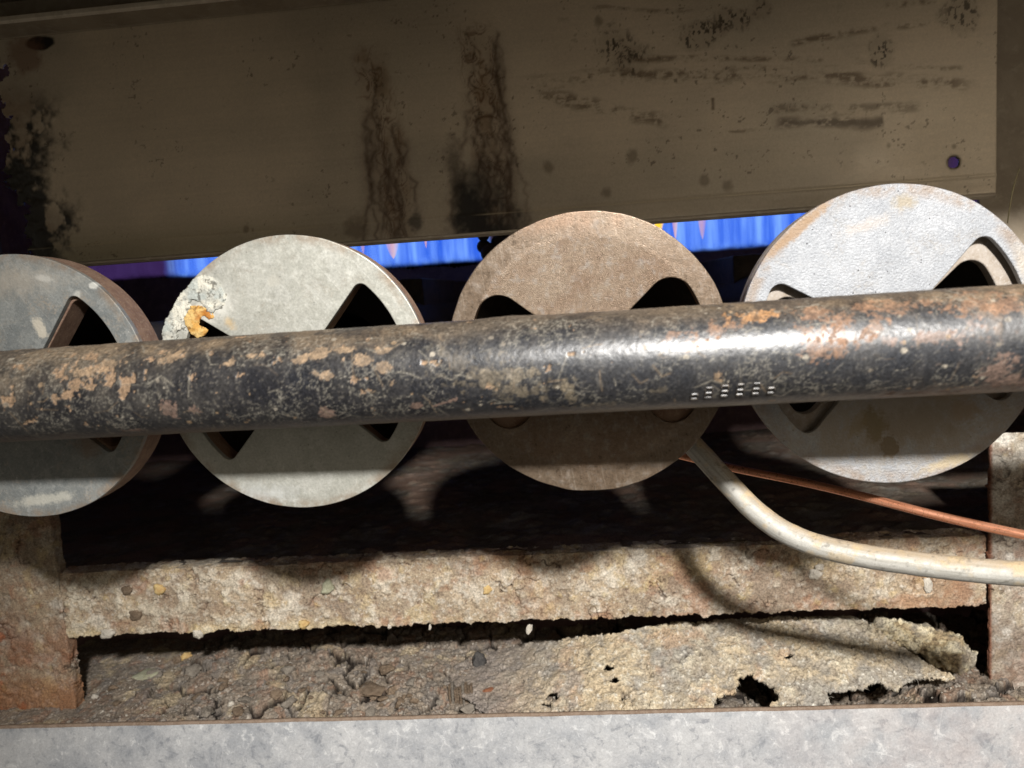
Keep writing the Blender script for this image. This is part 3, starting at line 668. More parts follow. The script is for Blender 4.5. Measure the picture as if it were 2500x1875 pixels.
# peeled, charred left edge
e = X-PL+14*fbm(X*.05, Z*.06, None, 5, 320, .6)+5*fbm(X*.3, Z*.3, None, 4, 321)
le = sst(26, 6, e)*sst(130, 112, Z)
c = mix(c, lin(104, 84, 66), le*.55)
ch_ = sst(.0, .22, fbm(X*.07+3, Z*.05, None, 5, 322, .65)+.12)*sst(30, 18, e)*sst(122, 108, Z)
c = mix(c, lin(24, 25, 24), ch_*.95); c = mix(c, lin(150, 130, 108), sst(.15, .4, fbm(X*.15, Z*.15, None, 4, 325))*le*(1-ch_)*.5)
x0, z0 = P2(96, 104); bl = sst(1.1, .8, np.hypot((X-x0)/6.5, (Z-z0)/3)+.3*fbm(X*.2, Z*.2, None, 3, 327)); c = mix(c, lin(22, 17, 13), bl)
soot(60, 130, 9, 12, lin(120, 88, 66), .6, 328)
# hem line near the bottom
hl = np.exp(-((Z-(ZB+6.8))/.28)**2)*sst(-.25, .3, fbm(X*.06, Z*.2, None, 4, 330)); c = mix(c, lin(190, 176, 146), hl*.55)
Yp = PY + .35*fbm(X*.01, Z*.015, None, 3, 335) - .25*np.exp(-((Z-(ZB+6.8))/.5)**2) + .5*sst(ZB+6.4, ZB, Z) - .5*le*fbm(X*.2, Z*.2, None, 4, 337) - 1.2*ch_*np.abs(fbm(X*.15, Z*.15, None, 4, 338))
rag = (X-PL+9*fbm(X*.08, Z*.1, None, 5, 340, .65)-4*sst(90, 60, Z)) > 5
hx, hz = P2(2329, 396); hole = np.hypot(X-hx, Z-hz) > 2.15
dd = np.hypot(X-hx, Z-hz); c = mix(c, lin(70, 56, 40), np.exp(-((dd-2.5)/.5)**2)*.7)
ok = rag & hole; fm = ok[:-1, :-1] & ok[1:, :-1] & ok[1:, 1:] & ok[:-1, 1:]
# snap vertices near the hole onto its rim so that it is round
ang = np.arctan2(Z-hz, X-hx); near = (dd < 2.15+st*1.5)
used = np.zeros(ok.shape, bool)
for a in (slice(None, -1), slice(1, None)):
    for b in (slice(None, -1), slice(1, None)): used[a, b] |= fm
rim = used & (dd < 2.15+st*.9)
X2 = np.where(rim, hx+2.15*np.cos(ang), X); Z2 = np.where(rim, hz+2.15*np.sin(ang), Z)
ridx = -np.ones(ok.size, np.int64); ridx[used.ravel()] = np.arange(used.sum()); ur = used.ravel()
M_PANEL = painted('stained_steel_panel', 1.4, .12, .10, .2, .5, 1.2)
pn = npmesh('panel_sheet', np.stack([X2, Yp, Z2], -1).reshape(-1, 3)[ur], ridx[grid_quads(*X.shape, mask=fm)], M_PANEL, sp, c.reshape(-1, 3)[ur], np.stack([rgh, rgh*0+.15, rgh*0], -1).reshape(-1, 3)[ur])
smd = pn.modifiers.new('thickness', 'SOLIDIFY'); smd.thickness = .0012; smd.offset = -1
B().prism([(PY+.9, ZB+.2), (PY+.4, ZB-1.0), (PY+1.5, ZB-1.9), (PY+3.5, ZB-1.9), (PY+10, ZB+.5), (PY+10, ZB+1.6), (PY+3.5, ZB-.7), (PY+2, ZB-.5), (PY+1.8, ZB+.2)], PL+12, PR).build('bottom_hem', M_CEIL, sp)
B().prism([(PY+.6, ZT-.6), (PY-.4, ZT+.4), (PY-10, ZT+1.8), (PY-10, ZT+3.0), (PY+.6, ZT+1.6)], -440, 360).build('top_flange', M_CEIL, sp, .2)
B().prism([(PY-10.2, ZT+1.7), (PY-11.6, ZT+2.5), (PY-11.2, ZT+4.4), (PY-10.2, ZT+4.6)], -440, 360).build('flange_edge', M_BRIGHT, sp, .3)
B().box(-440, 360, PY+1.8, PY+3.0, ZT-1, 163.5).build('upper_sheet', M_CEIL, sp)
# casing above, whose front edge throws the shade over the panel
cs = B()
for xa, xb, yf, zf in ((-440, 360, -130, 119.5),):
    cs.prism([(62, 160), (yf, zf), (yf, zf+6), (62, 168)], xa, xb)
props(cs.build('casing_top', M_CEIL, org=(-45, -50, 140)), 'dusty sheet metal casing top above the shield panel', 'metal casing')
props(B().prism([(PY+14, -20), (PY+16, -20), (PY+16, 170), (PY+14, 170)], PR+.6, 424).build('side_casing', M_CEIL, org=(240, 45, 60)), 'dark brown casing sheet to the right of the shield panel', 'metal casing')
props(B().prism([(66, -60), (68, -60), (68, 170), (66, 170)], -424, -262).build('side_casing', M_DARK, org=(-330, 60, 60)), 'black charred casing sheet behind the left edge of the panel', 'metal casing')

# ================================================================== BURNERS
def wedge(a0, a1, ro, rf, hub):
    pts = []; off = math.asin(rf/(ro-rf)); A0, A1 = math.radians(a0), math.radians(a1)
    pts += [(hub*math.cos(t), hub*math.sin(t)) for t in np.linspace(A1, A0, 8)]
    c0 = A0+off; C0 = ((ro-rf)*math.cos(c0), (ro-rf)*math.sin(c0))
    pts += [(C0[0]+rf*math.cos(t), C0[1]+rf*math.sin(t)) for t in np.linspace(A0-math.pi/2, c0, 10)]
    pts += [(ro*math.cos(t), ro*math.sin(t)) for t in np.linspace(A0+off, A1-off, 28)[1:-1]]
    c1 = A1-off; C1 = ((ro-rf)*math.cos(c1), (ro-rf)*math.sin(c1))
    pts += [(C1[0]+rf*math.cos(t), C1[1]+rf*math.sin(t)) for t in np.linspace(c1, A1+math.pi/2, 10)]
    return pts
def pierced(name, R, holes, y0, thick, bevel, mat, parent, wob=0.0, seed=0, n=200):
    cu = bpy.data.curves.new('tmp', 'CURVE'); cu.dimensions = '2D'; cu.fill_mode = 'BOTH'
    cu.extrude = (thick/2-bevel)*MM; cu.bevel_depth = bevel*MM; cu.bevel_resolution = 2; cu.offset = -bevel*MM
    th = np.linspace(0, 2*np.pi, n, endpoint=False); rr = R+wob*fbm(np.cos(th)*6, np.sin(th)*6, None, 4, seed)
    loops = [list(zip(rr*np.cos(th), rr*np.sin(th)))]+holes
    for lp_ in loops:
        s = cu.splines.new('POLY'); s.points.add(len(lp_)-1); s.use_cyclic_u = True
        s.points.foreach_set('co', np.array([(x*MM, z*MM, 0, 1) for x, z in lp_], np.float32).ravel())
    tmp = bpy.data.objects.new('tmp', cu); COL.objects.link(tmp)
    me = bpy.data.meshes.new_from_object(tmp.evaluated_get(bpy.context.evaluated_depsgraph_get()))
    bpy.data.objects.remove(tmp); bpy.data.curves.remove(cu)
    me.name = name; me.materials.clear()
    # curve plane xy -> world xz, front towards the camera
    me.transform(Matrix(((1, 0, 0, 0), (0, 0, 1, (y0+thick/2)*MM), (0, 1, 0, 0), (0, 0, 0, 1)))); me.flip_normals()
    me.polygons.foreach_set('use_smooth', np.zeros(len(me.polygons), bool)); me.update()
    return link(name, me, mat, parent)
G_LIGHT = plate('light_galvanised_plate', (.48, .48, .43), (.40, .40, .355), (.58, .58, .54), [(-27, 27, 9, 9, -.6, (.70, .69, .63), .75, .9), (-33, 14, 9, 12, 0, (.66, .64, .57), .8, .8), (-22, 20, 3.5, 2.5, -.7, (.55, .38, .17), .6, .8), (20, 10, 3, 2, 0, (.35, .25, .12), .25, .5), (-4, 34, 4, 3, 0, (.40, .38, .32), .4, .8), (-16, -44, 20, 5, 0, (.56, .58, .58), .5, .9), (36, -36, 12, 8, .7, (.30, .25, .18), .5, .9), (20, 6, 3.2, 2, .7, (.62, .66, .68), .7, .12), (-16, 7.5, 2.6, 1.6, .9, (.62, .66, .68), .8, .12), (36, 38, 18, 3, -.8, (.70, .72, .74), .8, .8)], .05, .2, .35, (.9, .2, .25), .40, .44, .4, 0, .35)
G_DARK = plate('dark_galvanised_plate', (.25, .26, .25), (.185, .20, .20), (.36, .37, .355), [(-2, 40, 34, 9, 0, (.40, .36, .30), .6, .9), (14, 40, 5, 1.6, -.3, (.5, .49, .45), .7, .7), (-6, 8, 16, 14, 0, (.12, .13, .135), .5, .9), (24, -22, 9, 7, .6, (.22, .14, .09), .6, .8), (10, 22, 3, 5, .3, (.60, .55, .45), .8, .4), (26, 33, 2, 3, -.6, (.55, .55, .51), .7, .7), (33, 36, 2, 1.5, 0, (.62, .62, .58), .8, .6), (2, -43, 16, 3, .1, (.60, .58, .50), .6, .6), (-14, 15, 8, 6, 0, (.38, .32, .25), .4, .8)], .07, .22, .85, (1.1, .4, .35), .4, .47, .2, 0, .4, grime=.8, gcol=(.36, .31, .25))
G_WHITE = plate('pebbled_zinc_plate', (.36, .375, .40), (.30, .315, .34), (.45, .465, .49), [(5, 45, 6, 3.5, 0, (.34, .27, .16), .65, .8), (-31, 38, 20, 2.6, .68, (.33, .22, .13), .85, .6), (-8, 38, 12, 3, .3, (.55, .46, .38), .35, .8), (2, -28, 58, 26, 0, (.33, .285, .225), .85, .8), (10, -30, 30, 9, .2, (.26, .215, .16), .5, .8), (-6, -30, 5, 8, .3, (.24, .19, .11), .85, .5), (-1, -38, 3.4, 5, .1, (.22, .17, .11), .9, .25), (-12, -30, 4, 7, -.4, (.30, .24, .15), .6, .6), (24, -27, 6, 6, .5, (.33, .26, .19), .6, .6), (18, -45, 12, 3, .3, (.55, .44, .26), .6, .8), (20, -20, 10, 5, 0, (.40, .33, .24), .5, .9), (-30, -28, 6, 6, 0, (.42, .36, .27), .5, .9), (44, 20, 5, 14, .4, (.55, .47, .36), .5, .9)], .06, .3, .2, (1.3, .75, .7), .12, .46, .15, 0, .9)
t = NT('pitted_cast_face'); cc = t.coord(); n1 = t.noise(cc, .06, 5, .6, .5); n2 = t.noise(cc, .9, 5, .65); n3 = t.noise(cc, .28, 5, .65)
col = t.mixc(t.ramp(n1, .35, .65), (.155, .106, .070), (.195, .147, .104)); col = t.mixc(t.math('MULTIPLY', t.ramp(n3, .5, .68), .5), col, (.27, .25, .23))
col = t.mixc(t.math('MULTIPLY', t.ramp(n3, .48, .34), .45), col, (.11, .075, .05))
sx = t.n('SeparateXYZ', {0: cc}); rad = t.n('VectorMath', {0: cc}, operation='LENGTH').outputs['Value']
rimm = t.ramp(rad, 40.0, 43.0); st_ = t.noise(t.n('Mapping', {0: t.coord((1, 1, 1), (0, .12, 0)), 3: (1.6, 1, .06)}).outputs[0], 1.0, 4, .6)
col = t.mixc(t.math('MULTIPLY', rimm, .5), col, (.13, .097, .068)); col = t.mixc(t.math('MULTIPLY', t.math('MULTIPLY', rimm, t.ramp(st_, .55, .66)), .5), col, (.25, .205, .16))
topb = t.math('MULTIPLY', t.ramp(sx.outputs[2], 41.0, 46.0), t.ramp(t.noise(cc, .1, 4), .35, .6)); col = t.mixc(t.math('MULTIPLY', topb, .7), col, (.2, .13, .085))
n2 = t.noise(cc, 2.4, 5, .65); col = t.n('VectorMath', {0: col, 3: t.n('MapRange', {0: t.noise(cc, .9, 5, .72), 1: .28, 2: .72, 3: .62, 4: 1.42}).outputs[0]}, operation='SCALE').outputs[0]
bh = t.math('MULTIPLY', t.math('SUBTRACT', n2, .5), t.math('SUBTRACT', 1.0, t.math('MULTIPLY', rimm, .75)))
M_FACE3 = t.bsdf(col, t.n('MapRange', {0: n3, 1: .3, 2: .7, 3: .24, 4: .48}).outputs[0], .5, t.bump(bh, .75, .45, t.bump(n3, .2, .4)))

M_INNER = rusty('rusty_inner_shutter', (.26, .17, .12), (.18, .11, .08), (.36, .27, .2), .2, .7, .4, 1.2)
M_VOID = rusty('sooted_burner_throat', (.022, .018, .015), (.03, .024, .02), (.045, .034, .026), .1, .9)
M_INNER4 = rusty('dull_inner_shutter', (.36, .32, .28), (.28, .23, .18), (.46, .43, .4), .2, .55, .4, 1.2)
GRP = 'row of gas burners behind the black pipe'
def burner(cx, cz, R, label, front, holes, inner_holes, rim_t, gap, mat_inner, wob, seed, mat_rim=M_CAST):
    b = empty('gas_burner', (cx, 0, cz), label, 'gas burner', GRP)
    pierced('air_shutter', R, holes, 0.0, 2.6, .35, front, b, wob, seed)
    pierced('mouth_casting', R-.35, inner_holes, 2.6+gap, rim_t, .5, mat_inner, b, wob, seed+1)
    if gap: B().lathe([(2.4, R-2.2), (2.8+gap, R-2.2)], cx, cz).build('spacer_ring', M_CAST, b)
    y1 = 2.6+gap+rim_t
    B().lathe([(y1-.4, R-3.5), (y1+6, R-6), (y1+16, 36), (y1+30, 25), (y1+44, 21), (y1+90, 21), (y1+130, 24), (y1+170, 26), (410, 26)], cx, cz).build('venturi_tube', M_VOID, b)
    B().box(cx-16, cx+16, 178, 412, cz+10, 36).build('port_rail', M_DARK, b, 1.0)
    return b
hub = 6
burner(-210.3, .45, 49.7, 'leftmost burner with dark grey blotched air shutter plate', G_DARK, [wedge(-41, 55, 41.5, 3, hub), wedge(139, 228, 41, 3, hub)], [wedge(-40, 54, 40.5, 3.5, 8), wedge(140, 227, 40.5, 3.5, 8)], 12, 0, M_INNER, 0.15, 1)
b2 = burner(-105.6, -.5, 50.0, 'burner with pale plain shutter plate corroded white and orange at its left hole', G_LIGHT, [wedge(-42, 50, 42, 3, hub), wedge(146, 229, 42, 3, hub)], [wedge(-44, 51, 42.6, 3.4, 5), wedge(144, 231, 42.6, 3.4, 5)], 10, 0, M_CAST, 0.12, 11)
burner(1.2, .3, 49.6, 'brown rusted cast burner face between the two paler middle shutters', M_FACE3, [wedge(-46, 43, 42, 8, hub+3), wedge(141, 224, 42, 8, hub+3)], [wedge(-12, 44, 42.4, 8, 9), wedge(140, 192, 42.4, 8, 9)], 7, 0, M_CAST, .35, 21)
burner(104.7, -.3, 51.2, 'rightmost burner with bright white pebbled shutter plate', G_WHITE, [wedge(-35, 48, 45, 4, hub), wedge(150, 230, 44, 4, hub)], [wedge(-32, 43, 39.5, 6, 10), wedge(154, 225, 40, 5, 10)], 5, 2.2, M_INNER4, .12, 31)

# corrosion on the second burner
def patch(name, outline_px, Y, parent, mat, hfun, cfun, seed, step=.3, thick=1.2, hole_polys=(), rag=.9):
    poly = [(p[0], p[2]) for p in (at(px, py, Y) for px, py in outline_px)]
    px_ = [p[0] for p in poly]; pz_ = [p[1] for p in poly]
    X, Z = np.meshgrid(np.arange(min(px_)-1, max(px_)+1, step), np.arange(min(pz_)-1, max(pz_)+1, step), indexing='ij')
    wx = X+rag*fbm(X*.5, Z*.5, None, 4, seed, .6); wz = Z+rag*fbm(X*.5+7, Z*.5, None, 4, seed+1, .6)
    ok = inside(wx, wz, poly)
    for hp in hole_polys: ok &= ~inside(wx, wz, [(p[0], p[2]) for p in (at(a, b, Y) for a, b in hp)])
    dist, _ = segdist(X, Z, poly+[poly[0]])
    fm = ok[:-1, :-1] & ok[1:, :-1] & ok[1:, 1:] & ok[:-1, 1:]; used = np.zeros(ok.shape, bool)
    for a in (slice(None, -1), slice(1, None)):
        for b in (slice(None, -1), slice(1, None)): used[a, b] |= fm
    hgt = hfun(X, Z, dist); cc_ = cfun(X, Z, hgt); P = np.stack([X, Y-hgt, Z], -1)
    ur = used.ravel(); ridx = -np.ones(ok.size, np.int64); ridx[ur] = np.arange(ur.sum())
    q = ridx[grid_quads(*X.shape, mask=fm)]
    o = npmesh(name, P.reshape(-1, 3)[ur], q, mat, parent, cc_.reshape(-1, 3)[ur], srf(.9, 0, X.shape).reshape(-1, 3)[ur])
    s = o.modifiers.new('thickness', 'SOLIDIFY'); s.thickness = thick*MM; s.offset = -1
    return o
M_SCALE = painted('corrosion_scale', 1.8, .7, .3, .3, .2)
def h_w(X, Z, d): return .08+np.clip(d*.2, 0, .3)+.32*fbm(X*.35, Z*.35, None, 5, 401, .65)+.4*np.abs(fbm(X*.8, Z*.8, None, 3, 402))
def c_w(X, Z, h):
    c = mix(lin(168, 168, 160), lin(200, 197, 184), sst(-.2, .3, fbm(X*.3, Z*.3, None, 4, 403))); c = mix(c, lin(160, 166, 162), sst(.05, .35, -fbm(X*.2, Z*.2, None, 4, 404))*.8)
    return mix(c, lin(70, 66, 58), sst(.28, .45, fbm(X*.9, Z*.9, None, 3, 405))*.7)
cw = patch('white_corrosion', [(393, 838), (396, 800), (412, 762), (440, 716), (466, 690), (478, 676), (503, 668), (520, 680), (536, 690), (548, 712), (556, 728), (546, 746), (528, 762), (516, 768), (500, 752), (486, 740), (470, 738), (468, 752), (462, 768), (452, 776), (450, 792), (462, 812), (460, 838)],
           -.05, b2, M_SCALE, h_w, c_w, 410, hole_polys=[[(434, 838), (432, 816), (444, 804), (460, 808), (466, 820), (468, 838)], [(463, 735), (474, 732), (478, 742), (468, 747)]])
def h_o(X, Z, d): return .2+np.clip(d*.2, 0, .5)+.5*fbm(X*.25, Z*.25, None, 5, 411, .6)+.3*fbm(X*.9, Z*.9, None, 3, 412)
def c_o(X, Z, h):
    c = mix(lin(186, 142, 76), lin(204, 172, 112), sst(-.25, .3, fbm(X*.3, Z*.3, None, 4, 413))); c = mix(c, lin(160, 96, 34), sst(.0, .3, -fbm(X*.22, Z*.22, None, 4, 414))*.8)
    return mix(c, lin(80, 40, 16), sst(.2, .4, fbm(X*.7, Z*.7, None, 4, 415))*.6)
patch('orange_flake', [(466, 745), (492, 746), (508, 754), (520, 764), (526, 774), (520, 780), (509, 780), (500, 772), (494, 772), (490, 784), (488, 794), (500, 798), (511, 804), (506, 814), (497, 822), (480, 826), (464, 816), (452, 792), (448, 776), (458, 762)], .0, b2, M_SCALE, h_o, c_o, 420, .28, .8, rag=.3)

# ================================================================== PIPE
PR_ = 15.3
def pipe_axis(x): return -38-.04*x
# the axis height: fit the photographed centre line
def _zc(px, py):
    y = -38.0
    for _ in range(8): p = at(px, py, y); y = pipe_axis(p[0])
    return p
pa, pb = _zc(100, 963), _zc(2400, 830)
def pipe_z(x): return pa[2]+(pb[2]-pa[2])*(x-pa[0])/(pb[0]-pa[0])
def pipe_uv(px, py):                       # photo pixel -> (x, angle) on the pipe's near side
    d = FWD + RIGHT*(px-1250)/FPX - UP*(py-937.5)/FPX; d = d/np.linalg.norm(d)
    best = None
    for s in np.arange(150, 320, .25):
        p = CAM+d*s
        if math.hypot(p[1]-pipe_axis(p[0]), p[2]-pipe_z(p[0])) < PR_: best = p; break
    if best is None:
        ss = np.arange(150, 320, .25); q = CAM+d*ss[:, None]; k = np.argmin(np.hypot(q[:, 1]-pipe_axis(q[:, 0]), q[:, 2]-pipe_z(q[:, 0]))); best = q[k]
    return best[0], math.atan2(best[2]-pipe_z(best[0]), -(best[1]-pipe_axis(best[0])))
nu, nv = 1500, 250
u = np.linspace(-330, 260, nu); ph = np.linspace(-math.pi, math.pi, nv, endpoint=False)
U, PH = np.meshgrid(u, ph, indexing='ij'); S = PH*PR_
cx_, sx_ = np.cos(PH), np.sin(PH)
def pn_(f, o, seed, g=.55, su=1.0, off=0): return fbm(U*f*su+off, cx_*PR_*f, sx_*PR_*f, o, seed, g)
n1, n2, n3, n4 = pn_(.03, 4, 501), pn_(.12, 5, 502, .6), pn_(.4, 5, 503, .62), pn_(1.1, 3, 504, .6)
right = sst(60, 190, U); left = sst(-60, -170, U); mid = (1-right)*(1-left)
upness = sst(.15, 1.25, PH); low = sst(-.35, -.9, PH)
c = np.broadcast_to(np.array([.016, .017, .021]), U.shape+(3,)).copy()
rgh = np.full(U.shape, .30)+.10*n2
# thin greyish film, thicker upwards
film = sst(-.6, .5, n3*.25+n2*.9+.12*n4+.3*n1+.35*upness-.12+.25*left*np.cos(PH)); film = film*(.30+.45*upness)*(1-.4*low)
c = mix(c, lin(92, 86, 77), film*(.72+.2*left)); rgh += .22*film
# dust on the top
dust = sst(.55, 1.25, PH+.35*n2+.25*n3)*(.35+.65*sst(-.3, .3, n1+.3*left+.5*right))
c = mix(c, lin(118, 99, 76), dust*.75); rgh += .3*dust
dl = sst(-.1, .8, PH+.5*n2)*sst(-110, -215, U)
c = mix(c, lin(120, 106, 88), dl*.75*sst(-.5, .2, n3+.1)); rgh += .25*dl
# black chips in the film
chips = sst(.08, .26, pn_(.07, 5, 507, .6)+.3*n3)
film_sheen = np.exp(-((PH-.25)/.55)**2)*sst(-75, 10, U)*sst(180, 110, U)
c = mix(c, np.array([.013, .013, .016]), chips*.6*(1-right*.5)*(1-film_sheen))
c = mix(c, lin(72, 74, 78), film_sheen*(.45+.25*n1))  # grey-blue film, with the broad highlight painted into the colour
# speckle
spk = sst(.30, .42, n4+.25*n3)
c = mix(c, lin(150, 142, 126), spk*.2*(.35+.65*np.clip(left+right*.6+upness*.3, 0, 1)))
# worm-like scratches and hairs
for k, (sd, w_) in enumerate(((511, .05), (512, .045), (513, .05))):
    wv = pn_(.28+.1*k, 4, sd, .6); msk = sst(.1, .35, pn_(.09, 3, sd+20))
    ln = np.exp(-(wv/w_)**2)*msk
    c = mix(c, lin(158, 152, 138), ln*.3); rgh += .1*ln
# tan flakes (left half) where the paint has gone
fl = sst(.36, .43, pn_(.26, 5, 521, .62)*.85+.22*left*np.exp(-((PH-.35)/.5)**2)+.05*left-.03)
fl = fl*sst(25, -10, U)*sst(-1.0, -.5, PH)
c = mix(c, lin(140, 115, 90), fl*.85); rgh = rgh*(1-fl)+.8*fl
def pspot(px, py, rx, ry, col, k, seed, soft=.3, rot=0, wob=.5):
    global c, rgh
    x0, a0 = pipe_uv(px, py); dx, dy = U-x0, (PH-a0)*PR_; ca, sa = math.cos(rot), math.sin(rot)
    r = np.hypot((dx*ca+dy*sa)/(rx*.68), (dy*ca-dx*sa)/(ry*.68))+wob*pn_(.33, 5, seed, .68)*2.2+wob*1.1*pn_(1.0, 3, seed+1)
    mk = sst(1, 1-soft, r)*k*(.72+.5*pn_(.5, 3, seed+2)); mk = np.clip(mk, 0, 1); c = mix(c, col, mk); rgh = rgh*(1-mk)+.78*mk
TAN, ORG, RED = lin(146, 123, 97), lin(128, 97, 74), lin(122, 100, 88)
for a in ((215, 905, 8, 2.6, 0), (262, 890, 7, 3, .2), (420, 870, 6, 3, .2), (560, 886, 2.6, 2.4, 0), (615, 868, 5, 2, 0), (735, 877, 5, 2, 0), (775, 865, 5, 3, .4), (790, 915, 4, 2.6, 0), (880, 880, 6, 3, 0), (940, 895, 4, 3.2, 0), (845, 855, 5, 2, 0), (935, 855, 3.4, 2, 0), (415, 1000, 4.5, 4, -.5), (475, 1000, 3, 2, 0), (800, 1010, 3.4, 4, .7), (330, 1050, 6, 1.4, 0), (1020, 990, 4, 2, 0), (1095, 980, 6, 1, .3), (955, 935, 3, 2, .8)):
    pspot(a[0], a[1], a[2], a[3], TAN if a[1] < 960 else RED, .92, int(a[0]+a[1]), .25, a[4])
for a in ((1210, 920, 14, 6, 0, .75), (1280, 955, 12, 4, 0, .6), (1375, 935, 6, 4, -.6, .8), (1392, 965, 2, 6, .3, .7), (1120, 880, 14, 6, 0, .4), (1450, 990, 12, 2.4, 0, .6), (1610, 955, 4, 2, 0, .6)):
    pspot(*a[:4], lin(126, 114, 94), a[5]*.8, int(a[0]*3+a[1]), .6, a[4], .7)
# rust on the right
rust = sst(-.06, .32, n2*.8+.8*n3+.42*right*upness+.12*right-.30)*right
c = mix(c, mix(lin(112, 86, 66), lin(120, 103, 86), sst(-.2, .3, n1+.5*n2)), rust*.72); rgh = rgh*(1-rust)+.7*rust; c = mix(c, lin(138, 112, 90), rust*sst(.1, .35, n3)*.5)
for a in ((2010, 825, 9, 9, 0, ORG), (1985, 770, 8, 5, 0, ORG), (2055, 800, 5, 8, 0, ORG), (1760, 800, 9, 3.2, .2, ORG), (1690, 835, 6, 3, 0, ORG), (2130, 805, 8, 3.4, .4, ORG), (2300, 820, 18, 3.5, .05, RED), (2200, 745, 16, 4.2, 0, ORG), (2400, 740, 16, 6, 0, ORG), (2430, 905, 6, 7, .4, RED), (2470, 930, 8, 4, 0, RED), (1640, 820, 5, 2, .3, ORG), (2250, 958, 14, 1.6, 0, RED), (1760, 928, 2.4, 3.6, .5, TAN), (1830, 775, 10, 3.6, 0, lin(164, 122, 80))):
    pspot(a[0], a[1], a[2], a[3], a[5], .85, int(a[0]+2*a[1]), .45, a[4], .75)
# clean glossy band on the middle right
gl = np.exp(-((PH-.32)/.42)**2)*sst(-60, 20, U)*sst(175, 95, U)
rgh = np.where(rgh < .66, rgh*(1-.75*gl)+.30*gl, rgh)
c = c*(1+.35*n4+.2*n3)[..., None]
# brown bottom
bt = sst(-.85, -1.35, PH+.2*n2); c = mix(c, lin(92, 72, 52), bt*.75); rgh += .25*bt
r_ = random.Random(77)
for k in range(360):
    u0 = r_.uniform(-250, 215); a0 = r_.uniform(-1.1, 1.2); kind = k % 3; L = r_.uniform(1.5, 9) if kind else r_.uniform(.3, .9); ang_ = r_.choice([0, 0, .2, -.3, 1.4, -1.2, 2.2])+r_.gauss(0, .25)
    i0, i1 = np.searchsorted(u, [u0-L-2, u0+L+2]); j0, j1 = np.searchsorted(ph*PR_, [a0*PR_-L-2, a0*PR_+L+2])
    if i1-i0 < 2 or j1-j0 < 2: continue
    W_ = np.s_[i0:i1, j0:j1]; uu, ss = U[W_], S[W_]
    if kind:
        bend = r_.gauss(0, .2)*L; m_p = (u0, a0*PR_+bend); d_, _ = segdist(uu, ss, [(u0-L/2*math.cos(ang_), a0*PR_-L/2*math.sin(ang_)), m_p, (u0+L/2*math.cos(ang_), a0*PR_+L/2*math.sin(ang_))]); mk = np.exp(-(d_/r_.uniform(.12, .26))**2)*r_.uniform(.2, .75)
        cc_ = lin(132, 126, 114) if kind == 1 else lin(120, 104, 84)
    else:
        d_ = np.hypot((uu-u0)*r_.uniform(.6, 1.2), ss-a0*PR_)+.35*fbm(uu*.8, ss*.8, None, 3, k); mk = sst(L, L*.6, d_)*.8; cc_ = r_.choice([lin(150, 142, 128), lin(138, 116, 90), lin(120, 112, 100)])
    c[W_] = mix(c[W_], cc_, mk); rgh[W_] = rgh[W_]+.2*mk
bulge = .10*n2+.10*n3*film+.06*n4-.28*fl+.25*rust*n3+.12*dust*n3
r = PR_+bulge+.5*np.exp(-((U+22)/9)**2)*sst(.9, 1.5, PH)
c = np.clip(c, .008, 1)
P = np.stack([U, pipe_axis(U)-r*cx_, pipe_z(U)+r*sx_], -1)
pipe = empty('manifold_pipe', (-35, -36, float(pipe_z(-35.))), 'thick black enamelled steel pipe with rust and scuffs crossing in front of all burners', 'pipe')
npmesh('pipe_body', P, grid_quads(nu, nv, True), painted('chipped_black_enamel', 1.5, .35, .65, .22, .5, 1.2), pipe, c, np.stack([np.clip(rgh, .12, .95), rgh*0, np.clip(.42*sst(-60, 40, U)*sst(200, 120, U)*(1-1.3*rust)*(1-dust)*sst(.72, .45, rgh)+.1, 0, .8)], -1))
# stamped characters on the pipe
t = NT('stamped_enamel'); n_ = t.noise(t.coord(), 1.3, 4, .6); M_STAMP = t.bsdf(t.mixc(t.ramp(n_, .45, .65), (.03, .028, .028), (.12, .10, .08)), .33, .0, t.bump(n_, .3, .2))
def pipe_pt(x, a, r): return np.array([x, pipe_axis(x)-r*math.cos(a), pipe_z(x)+r*math.sin(a)])
def stroke(bm, x0, a0, x1, a1, wd):
    n = 6; rows = []
    p0, p1 = np.array([x0, a0*PR_]), np.array([x1, a1*PR_]); d = (p1-p0)/np.linalg.norm(p1-p0); nn = np.array([-d[1], d[0]])*wd
    for k in range(n+1):
        q = p0+(p1-p0)*k/n; row = []
        for s_, hh in ((-1, -.1), (-.75, .16), (-.25, .34), (.25, .34), (.75, .16), (1, -.1)):
            g = q+nn*s_; row.append(bm.verts.new(pipe_pt(g[0], g[1]/PR_, PR_+.05+hh)))
        rows.append(row)
    for a, b in zip(rows, rows[1:]):
        for k in range(5): bm.faces.new((a[k], b[k], b[k+1], a[k+1])).smooth = True
    bm.faces.new(rows[0]); bm.faces.new(rows[-1][::-1])
for k, (px, py) in enumerate(((1695, 962), (1730, 959), (1769, 955), (1807, 952), (1846, 949), (1883, 947))):
    x0, a0 = pipe_uv(px, py); bb = B(); wd = 1.0; da = 2.0/PR_
    bars = ((0, 1, 1), (1, 1, 1), (1, 1, 1), (1, 1, 1), (1, 1, 1), (0, 1, 1))[k]
    for j, on in zip((1, 0, -1), bars):
        if on: stroke(bb.bm, x0-wd, a0+j*da, x0+wd, a0+j*da, .42)
    stroke(bb.bm, x0+wd, a0-da, x0+wd, a0+(da if bars[0] else 0), .2); stroke(bb.bm, x0-wd, a0-da, x0-wd, a0+(da if bars[0] else 0), .2)
    bb.build('stamped_mark', M_STAMP, pipe)

